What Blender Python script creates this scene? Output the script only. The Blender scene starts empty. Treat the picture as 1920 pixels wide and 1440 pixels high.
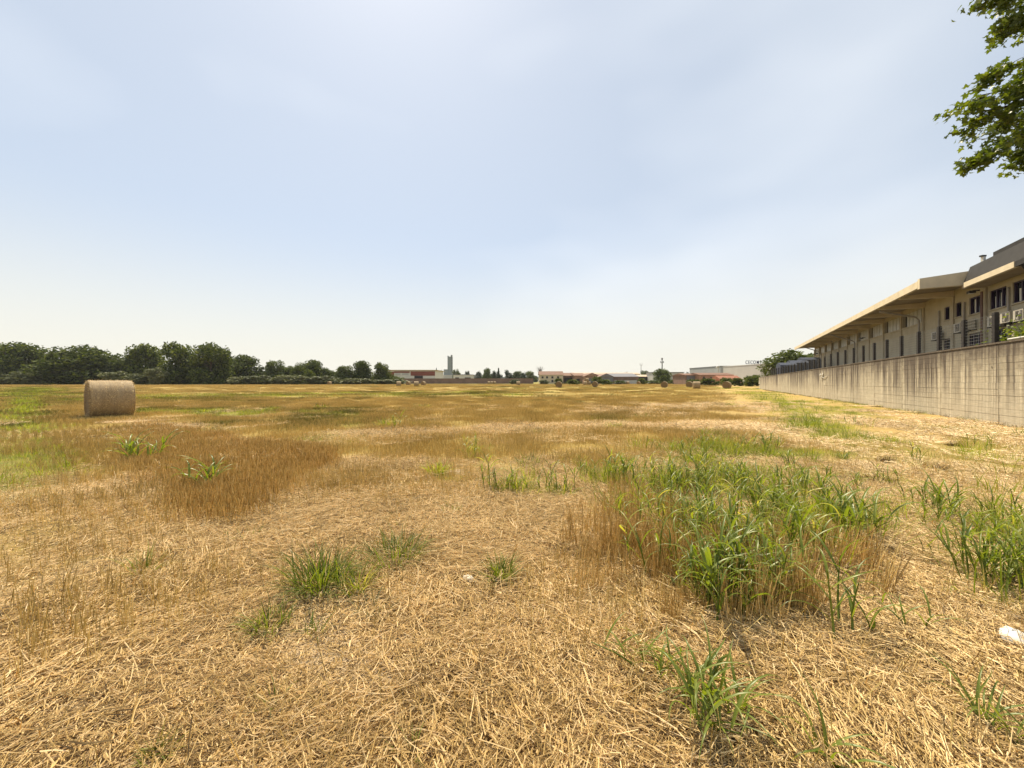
import bpy, math, random
import numpy as np
from mathutils import Vector, Matrix
S = bpy.context.scene
C = S.collection
R = math.radians
random.seed(7)
rng = np.random.default_rng(11)

# ------------------------------------------------------------ camera, sky, sun, exposure
F = 723.0; EYE = 1.45; HY = 715.0
cam = bpy.data.cameras.new('camera')
cam.sensor_width = 36; cam.lens = 36 * F / 1920
cam.shift_y = (HY - 720) / 1920
cam.clip_start = 0.05; cam.clip_end = 5000
camo = bpy.data.objects.new('camera', cam); C.objects.link(camo)
camo.location = (0, 0, EYE); camo.rotation_euler = (R(90), 0, 0)
S.camera = camo
SUN_EL = R(58); SUN_AZ = R(-19)          # azimuth measured from +Y towards +X
w = bpy.data.worlds.new('World'); S.world = w; w.use_nodes = True
nt = w.node_tree; bg = nt.nodes['Background']
sky = nt.nodes.new('ShaderNodeTexSky'); sky.sky_type = 'NISHITA'; sky.sun_disc = False
sky.sun_elevation = SUN_EL; sky.sun_rotation = SUN_AZ
sky.altitude = 200; sky.air_density = 1.0; sky.dust_density = 1.0; sky.ozone_density = 1.2
tc = nt.nodes.new('ShaderNodeTexCoord')
mp = nt.nodes.new('ShaderNodeMapping'); mp.inputs['Scale'].default_value = (1.0, 1.3, 2.6); mp.inputs['Rotation'].default_value = (0.2, 0.3, 0.5)
cn = nt.nodes.new('ShaderNodeTexNoise'); cn.inputs['Scale'].default_value = 1.1; cn.inputs['Detail'].default_value = 3; cn.inputs['Roughness'].default_value = 0.5
cr = nt.nodes.new('ShaderNodeMapRange'); cr.inputs['From Min'].default_value = 0.48; cr.inputs['From Max'].default_value = 0.78
cr.inputs['To Min'].default_value = 0.0; cr.inputs['To Max'].default_value = 0.38
cm = nt.nodes.new('ShaderNodeMixRGB'); cm.inputs['Color2'].default_value = (9.0, 9.1, 9.1, 1)
nt.links.new(tc.outputs['Generated'], mp.inputs[0]); nt.links.new(mp.outputs[0], cn.inputs['Vector'])
nt.links.new(cn.outputs['Fac'], cr.inputs['Value']); nt.links.new(cr.outputs[0], cm.inputs['Fac'])
vm = nt.nodes.new('ShaderNodeMixRGB'); vm.inputs['Fac'].default_value = .62; vm.inputs['Color2'].default_value = (5.55, 6.05, 6.5, 1)   # thin summer veil over the whole sky
nt.links.new(sky.outputs[0], vm.inputs['Color1'])
hz = nt.nodes.new('ShaderNodeSeparateXYZ'); nt.links.new(tc.outputs['Generated'], hz.inputs[0])
hr = nt.nodes.new('ShaderNodeMapRange'); hr.interpolation_type = 'SMOOTHSTEP'; nt.links.new(hz.outputs[2], hr.inputs['Value'])
for i_, v_ in enumerate((-.02, .36, .95, 0.0)): hr.inputs[i_ + 1].default_value = v_
hm = nt.nodes.new('ShaderNodeMixRGB'); hm.inputs['Color2'].default_value = (7.0, 6.75, 5.9, 1)   # pale warm haze low over the land, all round
nt.links.new(cm.outputs[0], hm.inputs['Color1']); nt.links.new(hr.outputs[0], hm.inputs['Fac'])
nt.links.new(vm.outputs[0], cm.inputs['Color1']); nt.links.new(hm.outputs[0], bg.inputs['Color'])
bg.inputs['Strength'].default_value = 0.082
sl = bpy.data.lights.new('sun', 'SUN'); sl.energy = 5.0; sl.angle = R(0.6); sl.color = (1.0, 0.87, 0.65)
so = bpy.data.objects.new('sun', sl); C.objects.link(so)
sd = Vector((math.sin(SUN_AZ) * math.cos(SUN_EL), math.cos(SUN_AZ) * math.cos(SUN_EL), math.sin(SUN_EL)))
so.rotation_euler = sd.to_track_quat('Z', 'Y').to_euler(); so.location = (0, 0, 60)
S.view_settings.view_transform = 'Standard'; S.view_settings.look = 'None'
S.view_settings.gamma = 1; S.view_settings.use_curve_mapping = False
S.view_settings.exposure = 0.75
try:
    S.cycles.transparent_max_bounces = 12; S.cycles.max_bounces = 8; S.cycles.volume_bounces = 0
except Exception: pass

# ------------------------------------------------------------ helpers
def ground(px, py):
    """point on the flat field that the photograph shows at (px, py)"""
    d = EYE * F / (py - HY)
    return ((px - 960) / F * d, d)
def atd(px, d): return (px - 960) / F * d
def hgt(py, d): return EYE + (HY - py) / F * d

class MB:
    def __init__(s): s.v = []; s.f = []; s.mi = []; s.cm = 0
    def add(s, vs, fs):
        n = len(s.v); s.v.extend(vs); s.f.extend([tuple(i + n for i in f) for f in fs]); s.mi.extend([s.cm] * len(fs))
    def box(s, x0, x1, y0, y1, z0, z1, fr=None):
        vs = [(x, y, z) for x in (x0, x1) for y in (y0, y1) for z in (z0, z1)]
        if fr: vs = [fr(*v) for v in vs]
        s.add(vs, [(0, 1, 3, 2), (4, 6, 7, 5), (0, 4, 5, 1), (2, 3, 7, 6), (0, 2, 6, 4), (1, 5, 7, 3)]); return s
    def quad(s, a, b, c, d): s.add([a, b, c, d], [(0, 1, 2, 3)]); return s
    def tube(s, pts, rads, n=6, cap=True):
        pts = [Vector(p) for p in pts]; N = len(s.v); k = len(pts)
        for i, p in enumerate(pts):
            t = (pts[min(i + 1, k - 1)] - pts[max(i - 1, 0)]).normalized()
            u = t.cross(Vector((0, 0, 1)) if abs(t.z) < .9 else Vector((1, 0, 0))).normalized(); v = t.cross(u)
            r = rads[i] if hasattr(rads, '__len__') else rads
            for j in range(n):
                a = 2 * math.pi * j / n; s.v.append(tuple(p + (u * math.cos(a) + v * math.sin(a)) * r))
        for i in range(k - 1):
            for j in range(n):
                s.f.append((N + i * n + j, N + i * n + (j + 1) % n, N + (i + 1) * n + (j + 1) % n, N + (i + 1) * n + j)); s.mi.append(s.cm)
        if cap:
            s.f.append(tuple(N + j for j in range(n))); s.f.append(tuple(N + (k - 1) * n + n - 1 - j for j in range(n))); s.mi += [s.cm] * 2
        return s
    def mesh(s, name, mats, smooth=False, recalc=True):
        me = bpy.data.meshes.new(name); me.from_pydata([tuple(v) for v in s.v], [], s.f)
        for m in (mats if isinstance(mats, (list, tuple)) else [mats]): me.materials.append(m)
        if any(s.mi): me.polygons.foreach_set('material_index', s.mi)
        if recalc:
            import bmesh
            b = bmesh.new(); b.from_mesh(me); bmesh.ops.recalc_face_normals(b, faces=b.faces); b.to_mesh(me); b.free()
        if smooth: me.polygons.foreach_set('use_smooth', [True] * len(me.polygons))
        me.update(); return me
    def build(s, name, mats, parent=None, smooth=False, recalc=True):
        return link(name, s.mesh(name, mats, smooth, recalc), parent)
def link(name, me, parent=None):
    o = bpy.data.objects.new(name, me); C.objects.link(o)
    if parent: o.parent = parent
    return o
def tag(o, label=None, cat=None, group=None, kind=None):
    if label: o['label'] = label
    if cat: o['category'] = cat
    if group: o['group'] = group
    if kind: o['kind'] = kind
    return o
def thing(name, label, cat, loc=(0, 0, 0), rz=0, group=None, scale=None):
    o = bpy.data.objects.new(name, None); C.objects.link(o); o.location = loc; o.rotation_euler = (0, 0, rz)
    o.empty_display_size = .2
    if scale: o.scale = scale
    return tag(o, label, cat, group)
def copy_tree(o, parent=None):
    c = o.copy(); C.objects.link(c); c.parent = parent
    for ch in o.children: copy_tree(ch, c)
    return c

# numpy value noise
_L = rng.random((256, 256))
def vnoise(x, y):
    xi = np.floor(x).astype(int); yi = np.floor(y).astype(int); fx = x - xi; fy = y - yi
    fx = fx * fx * (3 - 2 * fx); fy = fy * fy * (3 - 2 * fy)
    g = lambda a, b: _L[a & 255, b & 255]
    return (g(xi, yi) * (1 - fx) + g(xi + 1, yi) * fx) * (1 - fy) + (g(xi, yi + 1) * (1 - fx) + g(xi + 1, yi + 1) * fx) * fy
def fbm(x, y, o=4):
    r = 0; a = .5; t = 0
    for i in range(o): r = r + a * vnoise(x * 2 ** i + 17.3 * i, y * 2 ** i + 5.1 * i); t += a; a *= .5
    return r / t

# ------------------------------------------------------------ materials
class NM:
    def __init__(s, name):
        s.m = bpy.data.materials.new(name); s.m.use_nodes = True; s.t = s.m.node_tree
        s.b = s.t.nodes['Principled BSDF']; s.b.inputs['Roughness'].default_value = .8
        s.out = s.t.nodes['Material Output']
        s.b.inputs['Specular IOR Level'].default_value = .3
    def n(s, ty, **k):
        x = s.t.nodes.new(ty)
        for a, v in k.items():
            if a in x.inputs: x.inputs[a].default_value = v
            else: setattr(x, a, v)
        return x
    def l(s, a, b): s.t.links.new(a, b)
    def noise(s, scale, detail=4, vec=None, rough=.55):
        x = s.n('ShaderNodeTexNoise', Scale=scale, Detail=detail, Roughness=rough)
        if vec is not None: s.l(vec, x.inputs['Vector'])
        return x.outputs['Fac']
    def ramp(s, fac, stops):
        x = s.n('ShaderNodeValToRGB'); e = x.color_ramp.elements
        while len(e) < len(stops): e.new(.5)
        for i, (p, c) in enumerate(stops): e[i].position = p; e[i].color = (*c, 1)
        s.l(fac, x.inputs[0]); return x.outputs[0]
    def rng(s, v, a, b, c, d):
        x = s.n('ShaderNodeMapRange'); s.l(v, x.inputs[0])
        for i, q in enumerate((a, b, c, d)): x.inputs[i + 1].default_value = q
        return x.outputs[0]
    def mul(s, a, b, op='MULTIPLY'):
        x = s.n('ShaderNodeMath', operation=op)
        for i, q in enumerate((a, b)):
            if isinstance(q, (int, float)): x.inputs[i].default_value = q
            else: s.l(q, x.inputs[i])
        return x.outputs[0]
    def mix(s, f, a, b, bt='MIX'):
        x = s.n('ShaderNodeMixRGB', blend_type=bt)
        for i, q in enumerate((f, a, b)):
            if isinstance(q, (int, float)): x.inputs[i].default_value = q
            elif isinstance(q, tuple): x.inputs[i].default_value = (*q, 1)
            else: s.l(q, x.inputs[i])
        return x.outputs[0]
    def bump(s, h, st=.3, d=.02):
        x = s.n('ShaderNodeBump', Strength=st, Distance=d); s.l(h, x.inputs['Height']); s.l(x.outputs[0], s.b.inputs['Normal'])
    def color(s, c):
        if isinstance(c, tuple): s.b.inputs['Base Color'].default_value = (*c, 1)
        else: s.l(c, s.b.inputs['Base Color'])
    def obj(s): return s.n('ShaderNodeTexCoord').outputs['Object']
    def pos(s): return s.n('ShaderNodeNewGeometry').outputs['Position']
def plain(name, c, var=.15, scale=3, rough=.8, bump=0, metal=0):
    m = NM(name); n = m.noise(scale, 5, m.obj())
    d = tuple(x * (1 - var) for x in c); l = tuple(min(1, x * (1 + var)) for x in c)
    m.color(m.ramp(n, [(.3, d), (.7, l)])); m.b.inputs['Roughness'].default_value = rough; m.b.inputs['Metallic'].default_value = metal
    if bump: m.bump(m.noise(scale * 8, 3, m.obj()), bump)
    return m.m
def leafy(name, stops, trans=.4, rough=.45, spec=.4, tcol=(1.25, 1.2, .6), obj_w=.5, noise=0):
    """two-sided thin plant matter: principled mixed with translucency, colour varies piece by piece"""
    m = NM(name); g = m.n('ShaderNodeNewGeometry').outputs['Random Per Island']; oi = m.n('ShaderNodeObjectInfo').outputs['Random']
    f = m.mul(m.mul(g, 1 - obj_w), m.mul(oi, obj_w), 'ADD')
    if noise:
        f = m.mul(m.mul(f, .5), m.mul(m.noise(noise, 2, m.obj()), .5), 'ADD')
    c = m.ramp(f, stops); m.color(c); m.b.inputs['Roughness'].default_value = rough; m.b.inputs['Specular IOR Level'].default_value = spec
    tr = m.n('ShaderNodeBsdfTranslucent'); m.l(m.mix(1.0, c, tcol, 'MULTIPLY'), tr.inputs[0])
    ms = m.n('ShaderNodeMixShader'); ms.inputs[0].default_value = trans
    m.l(m.b.outputs[0], ms.inputs[1]); m.l(tr.outputs[0], ms.inputs[2]); m.l(ms.outputs[0], m.out.inputs[0])
    return m.m
M = {}
M['straw'] = leafy('pale_straw', [(.1, (.15, .095, .035)), (.3, (.46, .315, .115)), (.55, (.72, .53, .23)), (.85, (.94, .78, .46))], .22, .42, .5, (1.1, .95, .7), .25)
M['stubble'] = leafy('standing_stubble', [(.1, (.28, .205, .065)), (.35, (.50, .385, .135)), (.65, (.68, .54, .215)), (.9, (.85, .72, .36))], .32, .5, .3, (1.1, 1.0, .8), .4)
M['golden'] = leafy('golden_stalks', [(.1, (.29, .19, .06)), (.4, (.52, .37, .125)), (.8, (.80, .64, .30))], .3, .45, .3, (1.15, 1.0, .7), .25)
M['olive'] = leafy('green_tinged_stubble', [(.1, (.10, .11, .028)), (.45, (.20, .19, .05)), (.75, (.34, .29, .09)), (.95, (.55, .45, .18))], .3, .6, .2, (1.1, 1.05, .7), .4)
M['green'] = leafy('weed_grass', [(.1, (.07, .10, .016)), (.4, (.13, .17, .026)), (.7, (.20, .23, .035)), (.85, (.34, .32, .08)), (1, (.55, .46, .20))], .46, .5, .25, (1.4, 1.35, .45), .4)
M['lime'] = leafy('fresh_grass', [(.1, (.15, .19, .022)), (.5, (.25, .29, .034)), (.9, (.40, .39, .07))], .45, .55, .2, (1.4, 1.4, .4), .4)
M['blade'] = leafy('broad_leaf_blade', [(.1, (.085, .12, .022)), (.5, (.14, .185, .034)), (.86, (.24, .27, .05)), (1, (.52, .44, .18))], .45, .38, .42, (1.5, 1.5, .4), .3)
M['hedge'] = leafy('bramble_leaves', [(.1, (.07, .085, .035)), (.5, (.12, .135, .06)), (.9, (.19, .20, .10))], .2, .6, .25, (1.2, 1.2, .6), .5)
M['crown'] = leafy('crown_leaves', [(.05, (.028, .040, .011)), (.45, (.06, .084, .02)), (.9, (.16, .185, .04))], .25, .7, .12, (1.3, 1.3, .5), .25)
M['crown_lt'] = leafy('light_crown_leaves', [(.05, (.055, .075, .028)), (.45, (.085, .11, .04)), (.9, (.13, .155, .055))], .28, .7, .12, (1.3, 1.3, .5), .3)
M['crown_dk'] = leafy('dark_crown_leaves', [(.05, (.018, .032, .02)), (.45, (.03, .048, .028)), (.9, (.05, .07, .035))], .12, .6, .25, (1.2, 1.2, .6), .3)
M['plane'] = leafy('plane_tree_leaf', [(.05, (.035, .055, .012)), (.5, (.075, .11, .022)), (.95, (.19, .22, .035))], .42, .4, .4, (1.6, 1.5, .3), .5)
M['bark'] = plain('bark', (.10, .08, .06), .4, 6, .9, .5)

# ------------------------------------------------------------ where the field carries what (plan view, metres)
def caps(X, Y, a, b, hw, soft=.6, warp=None):
    ax, ay = a; bx, by = b; dx, dy = bx - ax, by - ay; L = dx * dx + dy * dy + 1e-9
    t = np.clip(((X - ax) * dx + (Y - ay) * dy) / L, 0, 1)
    d = np.hypot(X - ax - t * dx, Y - ay - t * dy) / hw
    if warp is not None: d = d + (warp - .5) * 1.6
    return np.clip((1.25 - d) / soft, 0, 1)
G = ground
GREEN = [  # two photo points on the ground, half width in m, strength
    ((50, 736), (0, 930), .8, 1.0), ((345, 771), (480, 774), 1.9, .99), ((250, 745), (860, 738), 13, .55), ((560, 800), (640, 770), 2.5, .5), ((575, 815), (640, 830), .5, .45),
    ((1462, 752), (1590, 825), .9, .85), ((1240, 868), (1470, 850), .55, .95), ((1250, 900), (1500, 890), .35, .6), ((1270, 960), (1600, 985), .42, .95),
    ((1110, 905), (1240, 925), .36, .95), ((870, 905), (1070, 930), .22, .9), ((1650, 815), (1900, 880), .8, .42), ((1760, 940), (1910, 1130), .26, .85),
    ((1500, 815), (1600, 835), .45, .6), ((1425, 736), (1500, 762), 1.4, .55), ((1780, 800), (1925, 850), .5, .6), ((850, 790), (905, 850), .4, .25),
    ((640, 724), (1050, 726), 10, .6), ((60, 745), (60, 722), 6, .5), ((180, 722), (240, 722), 6, .5), ((1570, 765), (1760, 805), .7, .5)]
BARE = [((590, 1110), (720, 1225), .2, .95), ((850, 882), (1100, 930), .11, .9), ((1230, 930), (1250, 940), .14, .8), ((590, 1230), (660, 1215), .10, .8), ((180, 1060), (60, 1100), .1, .6), ((400, 1150), (500, 1140), .12, .7), ((640, 1300), (760, 1290), .07, .6), ((880, 1100), (960, 1180), .08, .6), ((330, 1200), (250, 1260), .08, .6)]
PALE = [((262, 788), (420, 830), .3, .9), ((420, 830), (600, 890), .32, .6), ((700, 812), (1350, 800), 1.2, .8), ((560, 868), (760, 870), .7, .9), ((1180, 770), (1420, 745), 2.5, .75), ((900, 760), (1400, 752), .8, .35), ((1100, 738), (1380, 733), 1.5, .4)]
STUB = [((280, 815), (520, 872), .9, 1.0), ((330, 880), (430, 950), .42, .9), ((60, 985), (260, 1030), .28, .8), ((20, 1060), (60, 1000), .2, .7), ((40, 880), (170, 1120), .75, .62), ((300, 1000), (330, 1060), .2, .4), ((1130, 1090), (1330, 1110), .22, .5)]
def wall_t(X, Y):  # signed distance in front of the retaining wall (field side positive)
    return ((15.8 + .505 * (Y - 11.9)) - X) * .893
def masks(X, Y):
    wp = fbm(X * .55 + 3, Y * .55 + 9, 5) ; wp2 = fbm(X * 2.1 + 40, Y * 2.1 + 7, 3)
    wp = np.clip(.5 + (wp - .5) * 1.8 + (wp2 - .5) * .5, 0, 1)
    g = np.zeros_like(X)
    for a, b, hw, s in GREEN: g = np.maximum(g, caps(X, Y, G(*a), G(*b), hw, .7 if hw < 5 else 1.2, wp if hw < 5 and s < 1 else .5 + (wp - .5) * .4) * s)
    br = np.zeros_like(X)
    for a, b, hw, s in BARE: br = np.maximum(br, caps(X, Y, G(*a), G(*b), hw, .5, wp2) * s)
    pl = np.zeros_like(X)
    for a, b, hw, s in PALE: pl = np.maximum(pl, caps(X, Y, G(*a), G(*b), hw, .9, wp) * s)
    pl = pl * np.clip(1.4 - Y / 30, .1, 1)
    wd = wall_t(X, Y)
    st = np.clip((Y - 5.2 - 3 * (wp - .5) - np.clip(X * .25, -1, 2.5)) / 2.5, 0, 1)
    for a, b, hw, s in STUB: st = np.maximum(st, caps(X, Y, G(*a), G(*b), hw, .5, wp) * s)
    strip = np.clip((8.5 - wd + 3 * (wp - .5)) / 2.5, 0, 1) * np.clip(Y / 5, 0, 1)   # mown strip along the wall
    st = st * (1 - strip) * (1 - .85 * pl)
    far = np.clip((Y - 3) / 12, 0, 1)
    g = np.maximum(g, strip * np.clip((fbm(X * .7, Y * .5 + 30, 3) - .44) * 4, 0, 1) * .62)
    g = np.maximum(g, np.clip((fbm(X * .9 + 70, Y * .6, 3) - .62) * 6, 0, 1) * .5 * np.clip((Y - 2) / 4, 0, 1) * np.clip((X + 8) / 8, 0.2, 1))
    g = np.maximum(g, np.clip((Y - 158 - 35 * (X > 30)) / 8, 0, 1) * .8)
    return g, st, br, pl, strip

# ------------------------------------------------------------ the ground sheet
def axis(n, lo, hi, k, c):
    t = np.linspace(np.arcsinh((lo - c) / k), np.arcsinh((hi - c) / k), n); return c + k * np.sinh(t)
xs = axis(420, -2400, 2400, 3.0, .5); ys = axis(430, -60, 2600, 2.5, 3.0)
X, Y = np.meshgrid(xs, ys)
Zg = (fbm(X * 1.3, Y * 1.3, 3) - .5) * .07 + (fbm(X * 7, Y * 7, 3) - .5) * .03
Zg *= np.clip(1.5 - Y / 40, 0.0, 1) * np.clip(1.5 - np.abs(X) / 60, 0, 1)
def gz(x, y):
    x = np.asarray(x, float); y = np.asarray(y, float)
    z = (fbm(x * 1.3, y * 1.3, 3) - .5) * .07 + (fbm(x * 7, y * 7, 3) - .5) * .03
    return z * np.clip(1.5 - y / 40, 0, 1) * np.clip(1.5 - np.abs(x) / 60, 0, 1)
me = bpy.data.meshes.new('field_ground')
ny, nx = X.shape
co = np.stack([X, Y, Zg], -1).reshape(-1, 3)
idx = np.arange(nx * ny).reshape(ny, nx)
q = np.stack([idx[:-1, :-1], idx[:-1, 1:], idx[1:, 1:], idx[1:, :-1]], -1).reshape(-1, 4)
me.vertices.add(len(co)); me.vertices.foreach_set('co', co.ravel())
me.loops.add(q.size); me.loops.foreach_set('vertex_index', q.ravel())
me.polygons.add(len(q)); me.polygons.foreach_set('loop_start', np.arange(0, q.size, 4)); me.polygons.foreach_set('loop_total', np.full(len(q), 4))
me.polygons.foreach_set('use_smooth', np.ones(len(q), bool))
me.update(calc_edges=True)
g_, s_, b_, p_, m_ = masks(X, Y)
for nm, a in (('green', g_), ('stub', s_), ('bare', b_), ('pale', p_), ('strip', m_)):
    at = me.attributes.new(nm, 'FLOAT', 'POINT'); at.data.foreach_set('value', a.ravel().astype(np.float32))
gm = NM('field_soil')
P = gm.pos()
def attr(n): return gm.n('ShaderNodeAttribute', attribute_name=n).outputs['Fac']
mpn = gm.n('ShaderNodeMapping'); mpn.inputs['Scale'].default_value = (.05, .35, 1); mpn.inputs['Rotation'].default_value = (0, 0, R(4)); gm.l(P, mpn.inputs[0])
band = gm.noise(1.0, 5, mpn.outputs[0], .6)
mp2 = gm.n('ShaderNodeMapping'); mp2.inputs['Scale'].default_value = (.012, .012, 1); gm.l(P, mp2.inputs[0])
big = gm.noise(1.0, 4, mp2.outputs[0])
med = gm.noise(.9, 6, P, .65); fine = gm.noise(28, 5, P, .7); fib = gm.noise(130, 3, P, .7)
soil = gm.ramp(fine, [(.25, (.15, .10, .055)), (.5, (.28, .205, .12)), (.75, (.42, .33, .21))])
litter = gm.ramp(fib, [(.3, (.16, .10, .045)), (.5, (.38, .25, .11)), (.72, (.58, .42, .2))])
base = gm.mix(gm.rng(fine, .35, .65, .25, .8), soil, litter)
stubc = gm.ramp(band, [(.28, (.28, .19, .055)), (.5, (.38, .27, .085)), (.72, (.47, .345, .125))])
stubc = gm.mix(gm.rng(fib, .3, .7, 0, .35), stubc, (.18, .11, .035))
stubc = gm.mix(gm.rng(big, .38, .62, 0, .7), stubc, (.27, .22, .065))
c = gm.mix(attr('stub'), base, stubc)
palec = gm.ramp(fine, [(.3, (.42, .28, .12)), (.7, (.62, .45, .23))])
c = gm.mix(gm.mul(attr('pale'), gm.rng(med, .3, .6, .3, .95)), c, palec)
stripc = gm.ramp(gm.noise(5, 5, P, .7), [(.3, (.24, .16, .05)), (.5, (.42, .29, .10)), (.72, (.55, .40, .17))])
c = gm.mix(gm.mul(attr('strip'), .8), c, stripc)
grc = gm.ramp(gm.noise(3.5, 6, P, .7), [(.3, (.08, .095, .022)), (.5, (.15, .165, .035)), (.72, (.24, .235, .06))])
c = gm.mix(gm.mul(attr('green'), gm.rng(gm.noise(7, 5, P, .7), .35, .6, .25, .9)), c, grc)
c = gm.mix(attr('bare'), c, gm.ramp(gm.noise(16, 6, P, .7), [(.3, (.32, .245, .155)), (.7, (.46, .37, .25))]))
gm.color(c); gm.b.inputs['Roughness'].default_value = .95; gm.b.inputs['Specular IOR Level'].default_value = .1
gm.bump(gm.mul(gm.mul(fine, 1.0), gm.mul(fib, .4), 'ADD'), .8, .03)
me.materials.append(gm.m)
tag(link('field_ground', me), kind='structure')

# ------------------------------------------------------------ scattering of uncountable stuff
def scatter(name, protos, pts, rot, scl, idx, label, cat):
    me = bpy.data.meshes.new(name); n = len(pts)
    me.vertices.add(n); me.vertices.foreach_set('co', np.asarray(pts, np.float32).ravel())
    a = me.attributes.new('rot', 'FLOAT_VECTOR', 'POINT'); a.data.foreach_set('vector', np.asarray(rot, np.float32).ravel())
    a = me.attributes.new('scl', 'FLOAT_VECTOR', 'POINT'); a.data.foreach_set('vector', np.asarray(scl, np.float32).ravel())
    a = me.attributes.new('idx', 'INT', 'POINT'); a.data.foreach_set('value', np.asarray(idx, np.int32))
    o = link(name, me)
    t = bpy.data.node_groups.new(name, 'GeometryNodeTree')
    t.interface.new_socket('Geometry', in_out='INPUT', socket_type='NodeSocketGeometry'); t.interface.new_socket('Geometry', in_out='OUTPUT', socket_type='NodeSocketGeometry')
    N = t.nodes; gi = N.new('NodeGroupInput'); go = N.new('NodeGroupOutput'); J = N.new('GeometryNodeJoinGeometry')
    def na(nm, ty):
        x = N.new('GeometryNodeInputNamedAttribute'); x.data_type = ty; x.inputs['Name'].default_value = nm; return x.outputs['Attribute']
    r = na('rot', 'FLOAT_VECTOR'); s = na('scl', 'FLOAT_VECTOR'); ix = na('idx', 'INT')
    e = N.new('FunctionNodeEulerToRotation'); t.links.new(r, e.inputs[0])
    for k, p in enumerate(protos):
        po = bpy.data.objects.new(name + '_sample', p)
        oi = N.new('GeometryNodeObjectInfo'); oi.inputs['Object'].default_value = po; oi.inputs['As Instance'].default_value = True
        cp = N.new('FunctionNodeCompare'); cp.data_type = 'INT'; cp.operation = 'EQUAL'
        t.links.new(ix, [i for i in cp.inputs if i.name == 'A' and i.type == 'INT'][0]); [i for i in cp.inputs if i.name == 'B' and i.type == 'INT'][0].default_value = k
        ip = N.new('GeometryNodeInstanceOnPoints')
        t.links.new(gi.outputs[0], ip.inputs['Points']); t.links.new(cp.outputs[0], ip.inputs['Selection']); t.links.new(oi.outputs['Geometry'], ip.inputs['Instance'])
        t.links.new(e.outputs[0], ip.inputs['Rotation']); t.links.new(s, ip.inputs['Scale']); t.links.new(ip.outputs[0], J.inputs[0])
    t.links.new(J.outputs[0], go.inputs[0])
    md = o.modifiers.new('scatter', 'NODES'); md.node_group = t
    tag(o, label, cat, kind='stuff'); return o
def spots(n, y0, y1, dens, margin=3.0, power=None):
    """random field points in the wedge in view (plus a margin), kept with probability dens(X, Y)"""
    Yr = np.sqrt(rng.random(n) * ((y1 + 2) ** 2 - (y0 + 2) ** 2) + (y0 + 2) ** 2) - 2
    Xr = (rng.random(n) * 2 - 1) * (1.36 * np.maximum(Yr, 0) + margin)
    keep = (rng.random(n) < dens(Xr, Yr)) & (wall_t(Xr, Yr) > .25)
    return Xr[keep], Yr[keep]
def do_scatter(name, protos, X, Y, smin, smax, label, cat, tilt=.0, zs=None, rz=None, dz=0.0, idx=None):
    n = len(X); sc = rng.uniform(smin, smax, n); scl = np.stack([sc, sc, sc if zs is None else sc * zs], -1)
    ra = rng.uniform(0, 6.283, n) if rz is None else rz
    rot = np.stack([rng.normal(0, tilt, n), rng.normal(0, tilt, n), ra], -1)
    return scatter(name, protos, np.stack([X, Y, gz(X, Y) + dz], -1), rot, scl, rng.integers(0, len(protos), n) if idx is None else idx, label, cat)

def straw_patch(n, rad, lmin, lmax, wid, flow=None, lift=.03, mat='straw'):
    b = MB(); V = []; Fc = []
    for i in range(n):
        r = rad * math.sqrt(random.random()); a = random.random() * 6.283; cx, cy = r * math.cos(a), r * math.sin(a)
        az = random.random() * 6.283 if flow is None or random.random() < .25 else random.gauss(flow, .35)
        L = random.uniform(lmin, lmax) * random.choice((.5, 1, 1)); ti = random.gauss(.02, .12) if random.random() < .9 else random.uniform(.2, .9)
        z = random.uniform(.002, lift) + abs(math.sin(ti)) * L * .5; wd = wid * random.uniform(.6, 1.3) * (1.5 if random.random() < .12 else 1); bend = random.gauss(0, .2) * L
        dx, dy, dz = math.cos(az) * math.cos(ti), math.sin(az) * math.cos(ti), math.sin(ti)
        px, py = -math.sin(az), math.cos(az); N = len(V)
        for k, t in enumerate((-.5, 0, .5)):
            ox = cx + dx * L * t + px * bend * (1 - 4 * t * t) * .5; oy = cy + dy * L * t + py * bend * (1 - 4 * t * t) * .5; oz = z + dz * L * t
            for ca, sa in ((1, -.3), (-1, -.3), (0, .8)): V.append((ox + px * wd * .5 * ca, oy + py * wd * .5 * ca, max(.0, oz + wd * .5 * sa)))
        for k in (0, 1):
            for j in range(3): Fc.append((N + k * 3 + j, N + k * 3 + (j + 1) % 3, N + k * 3 + 3 + (j + 1) % 3, N + k * 3 + 3 + j))
    b.v = V; b.f = Fc; b.mi = [0] * len(Fc)
    return b.mesh('straw_litter', M[mat], recalc=False)
def stub_patch(n, size, hmin, hmax, wid, rows=True, lean=.12, mat='stubble', litter=.0):
    V = []; Fc = []
    for i in range(n):
        x = random.uniform(-size, size); y = random.uniform(-size, size)
        if rows: x = round(x / .17) * .17 + random.gauss(0, .034)
        h = random.uniform(hmin, hmax); lx, ly = random.gauss(0, lean) * h, random.gauss(0, lean) * h; wd = wid * random.uniform(.6, 1.3); a0 = random.random() * 6
        N = len(V)
        for (qx, qy, qz, k) in ((x, y, -.01, 1), (x + lx, y + ly, h, .8)):
            for j in range(3): V.append((qx + math.cos(a0 + j * 2.1) * wd * .5 * k, qy + math.sin(a0 + j * 2.1) * wd * .5 * k, qz))
        for j in range(3): Fc.append((N + j, N + (j + 1) % 3, N + 3 + (j + 1) % 3, N + 3 + j))
    b = MB(); b.v = V; b.f = Fc; b.mi = [0] * len(Fc)
    return b.mesh('stubble', M[mat], recalc=False)
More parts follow.
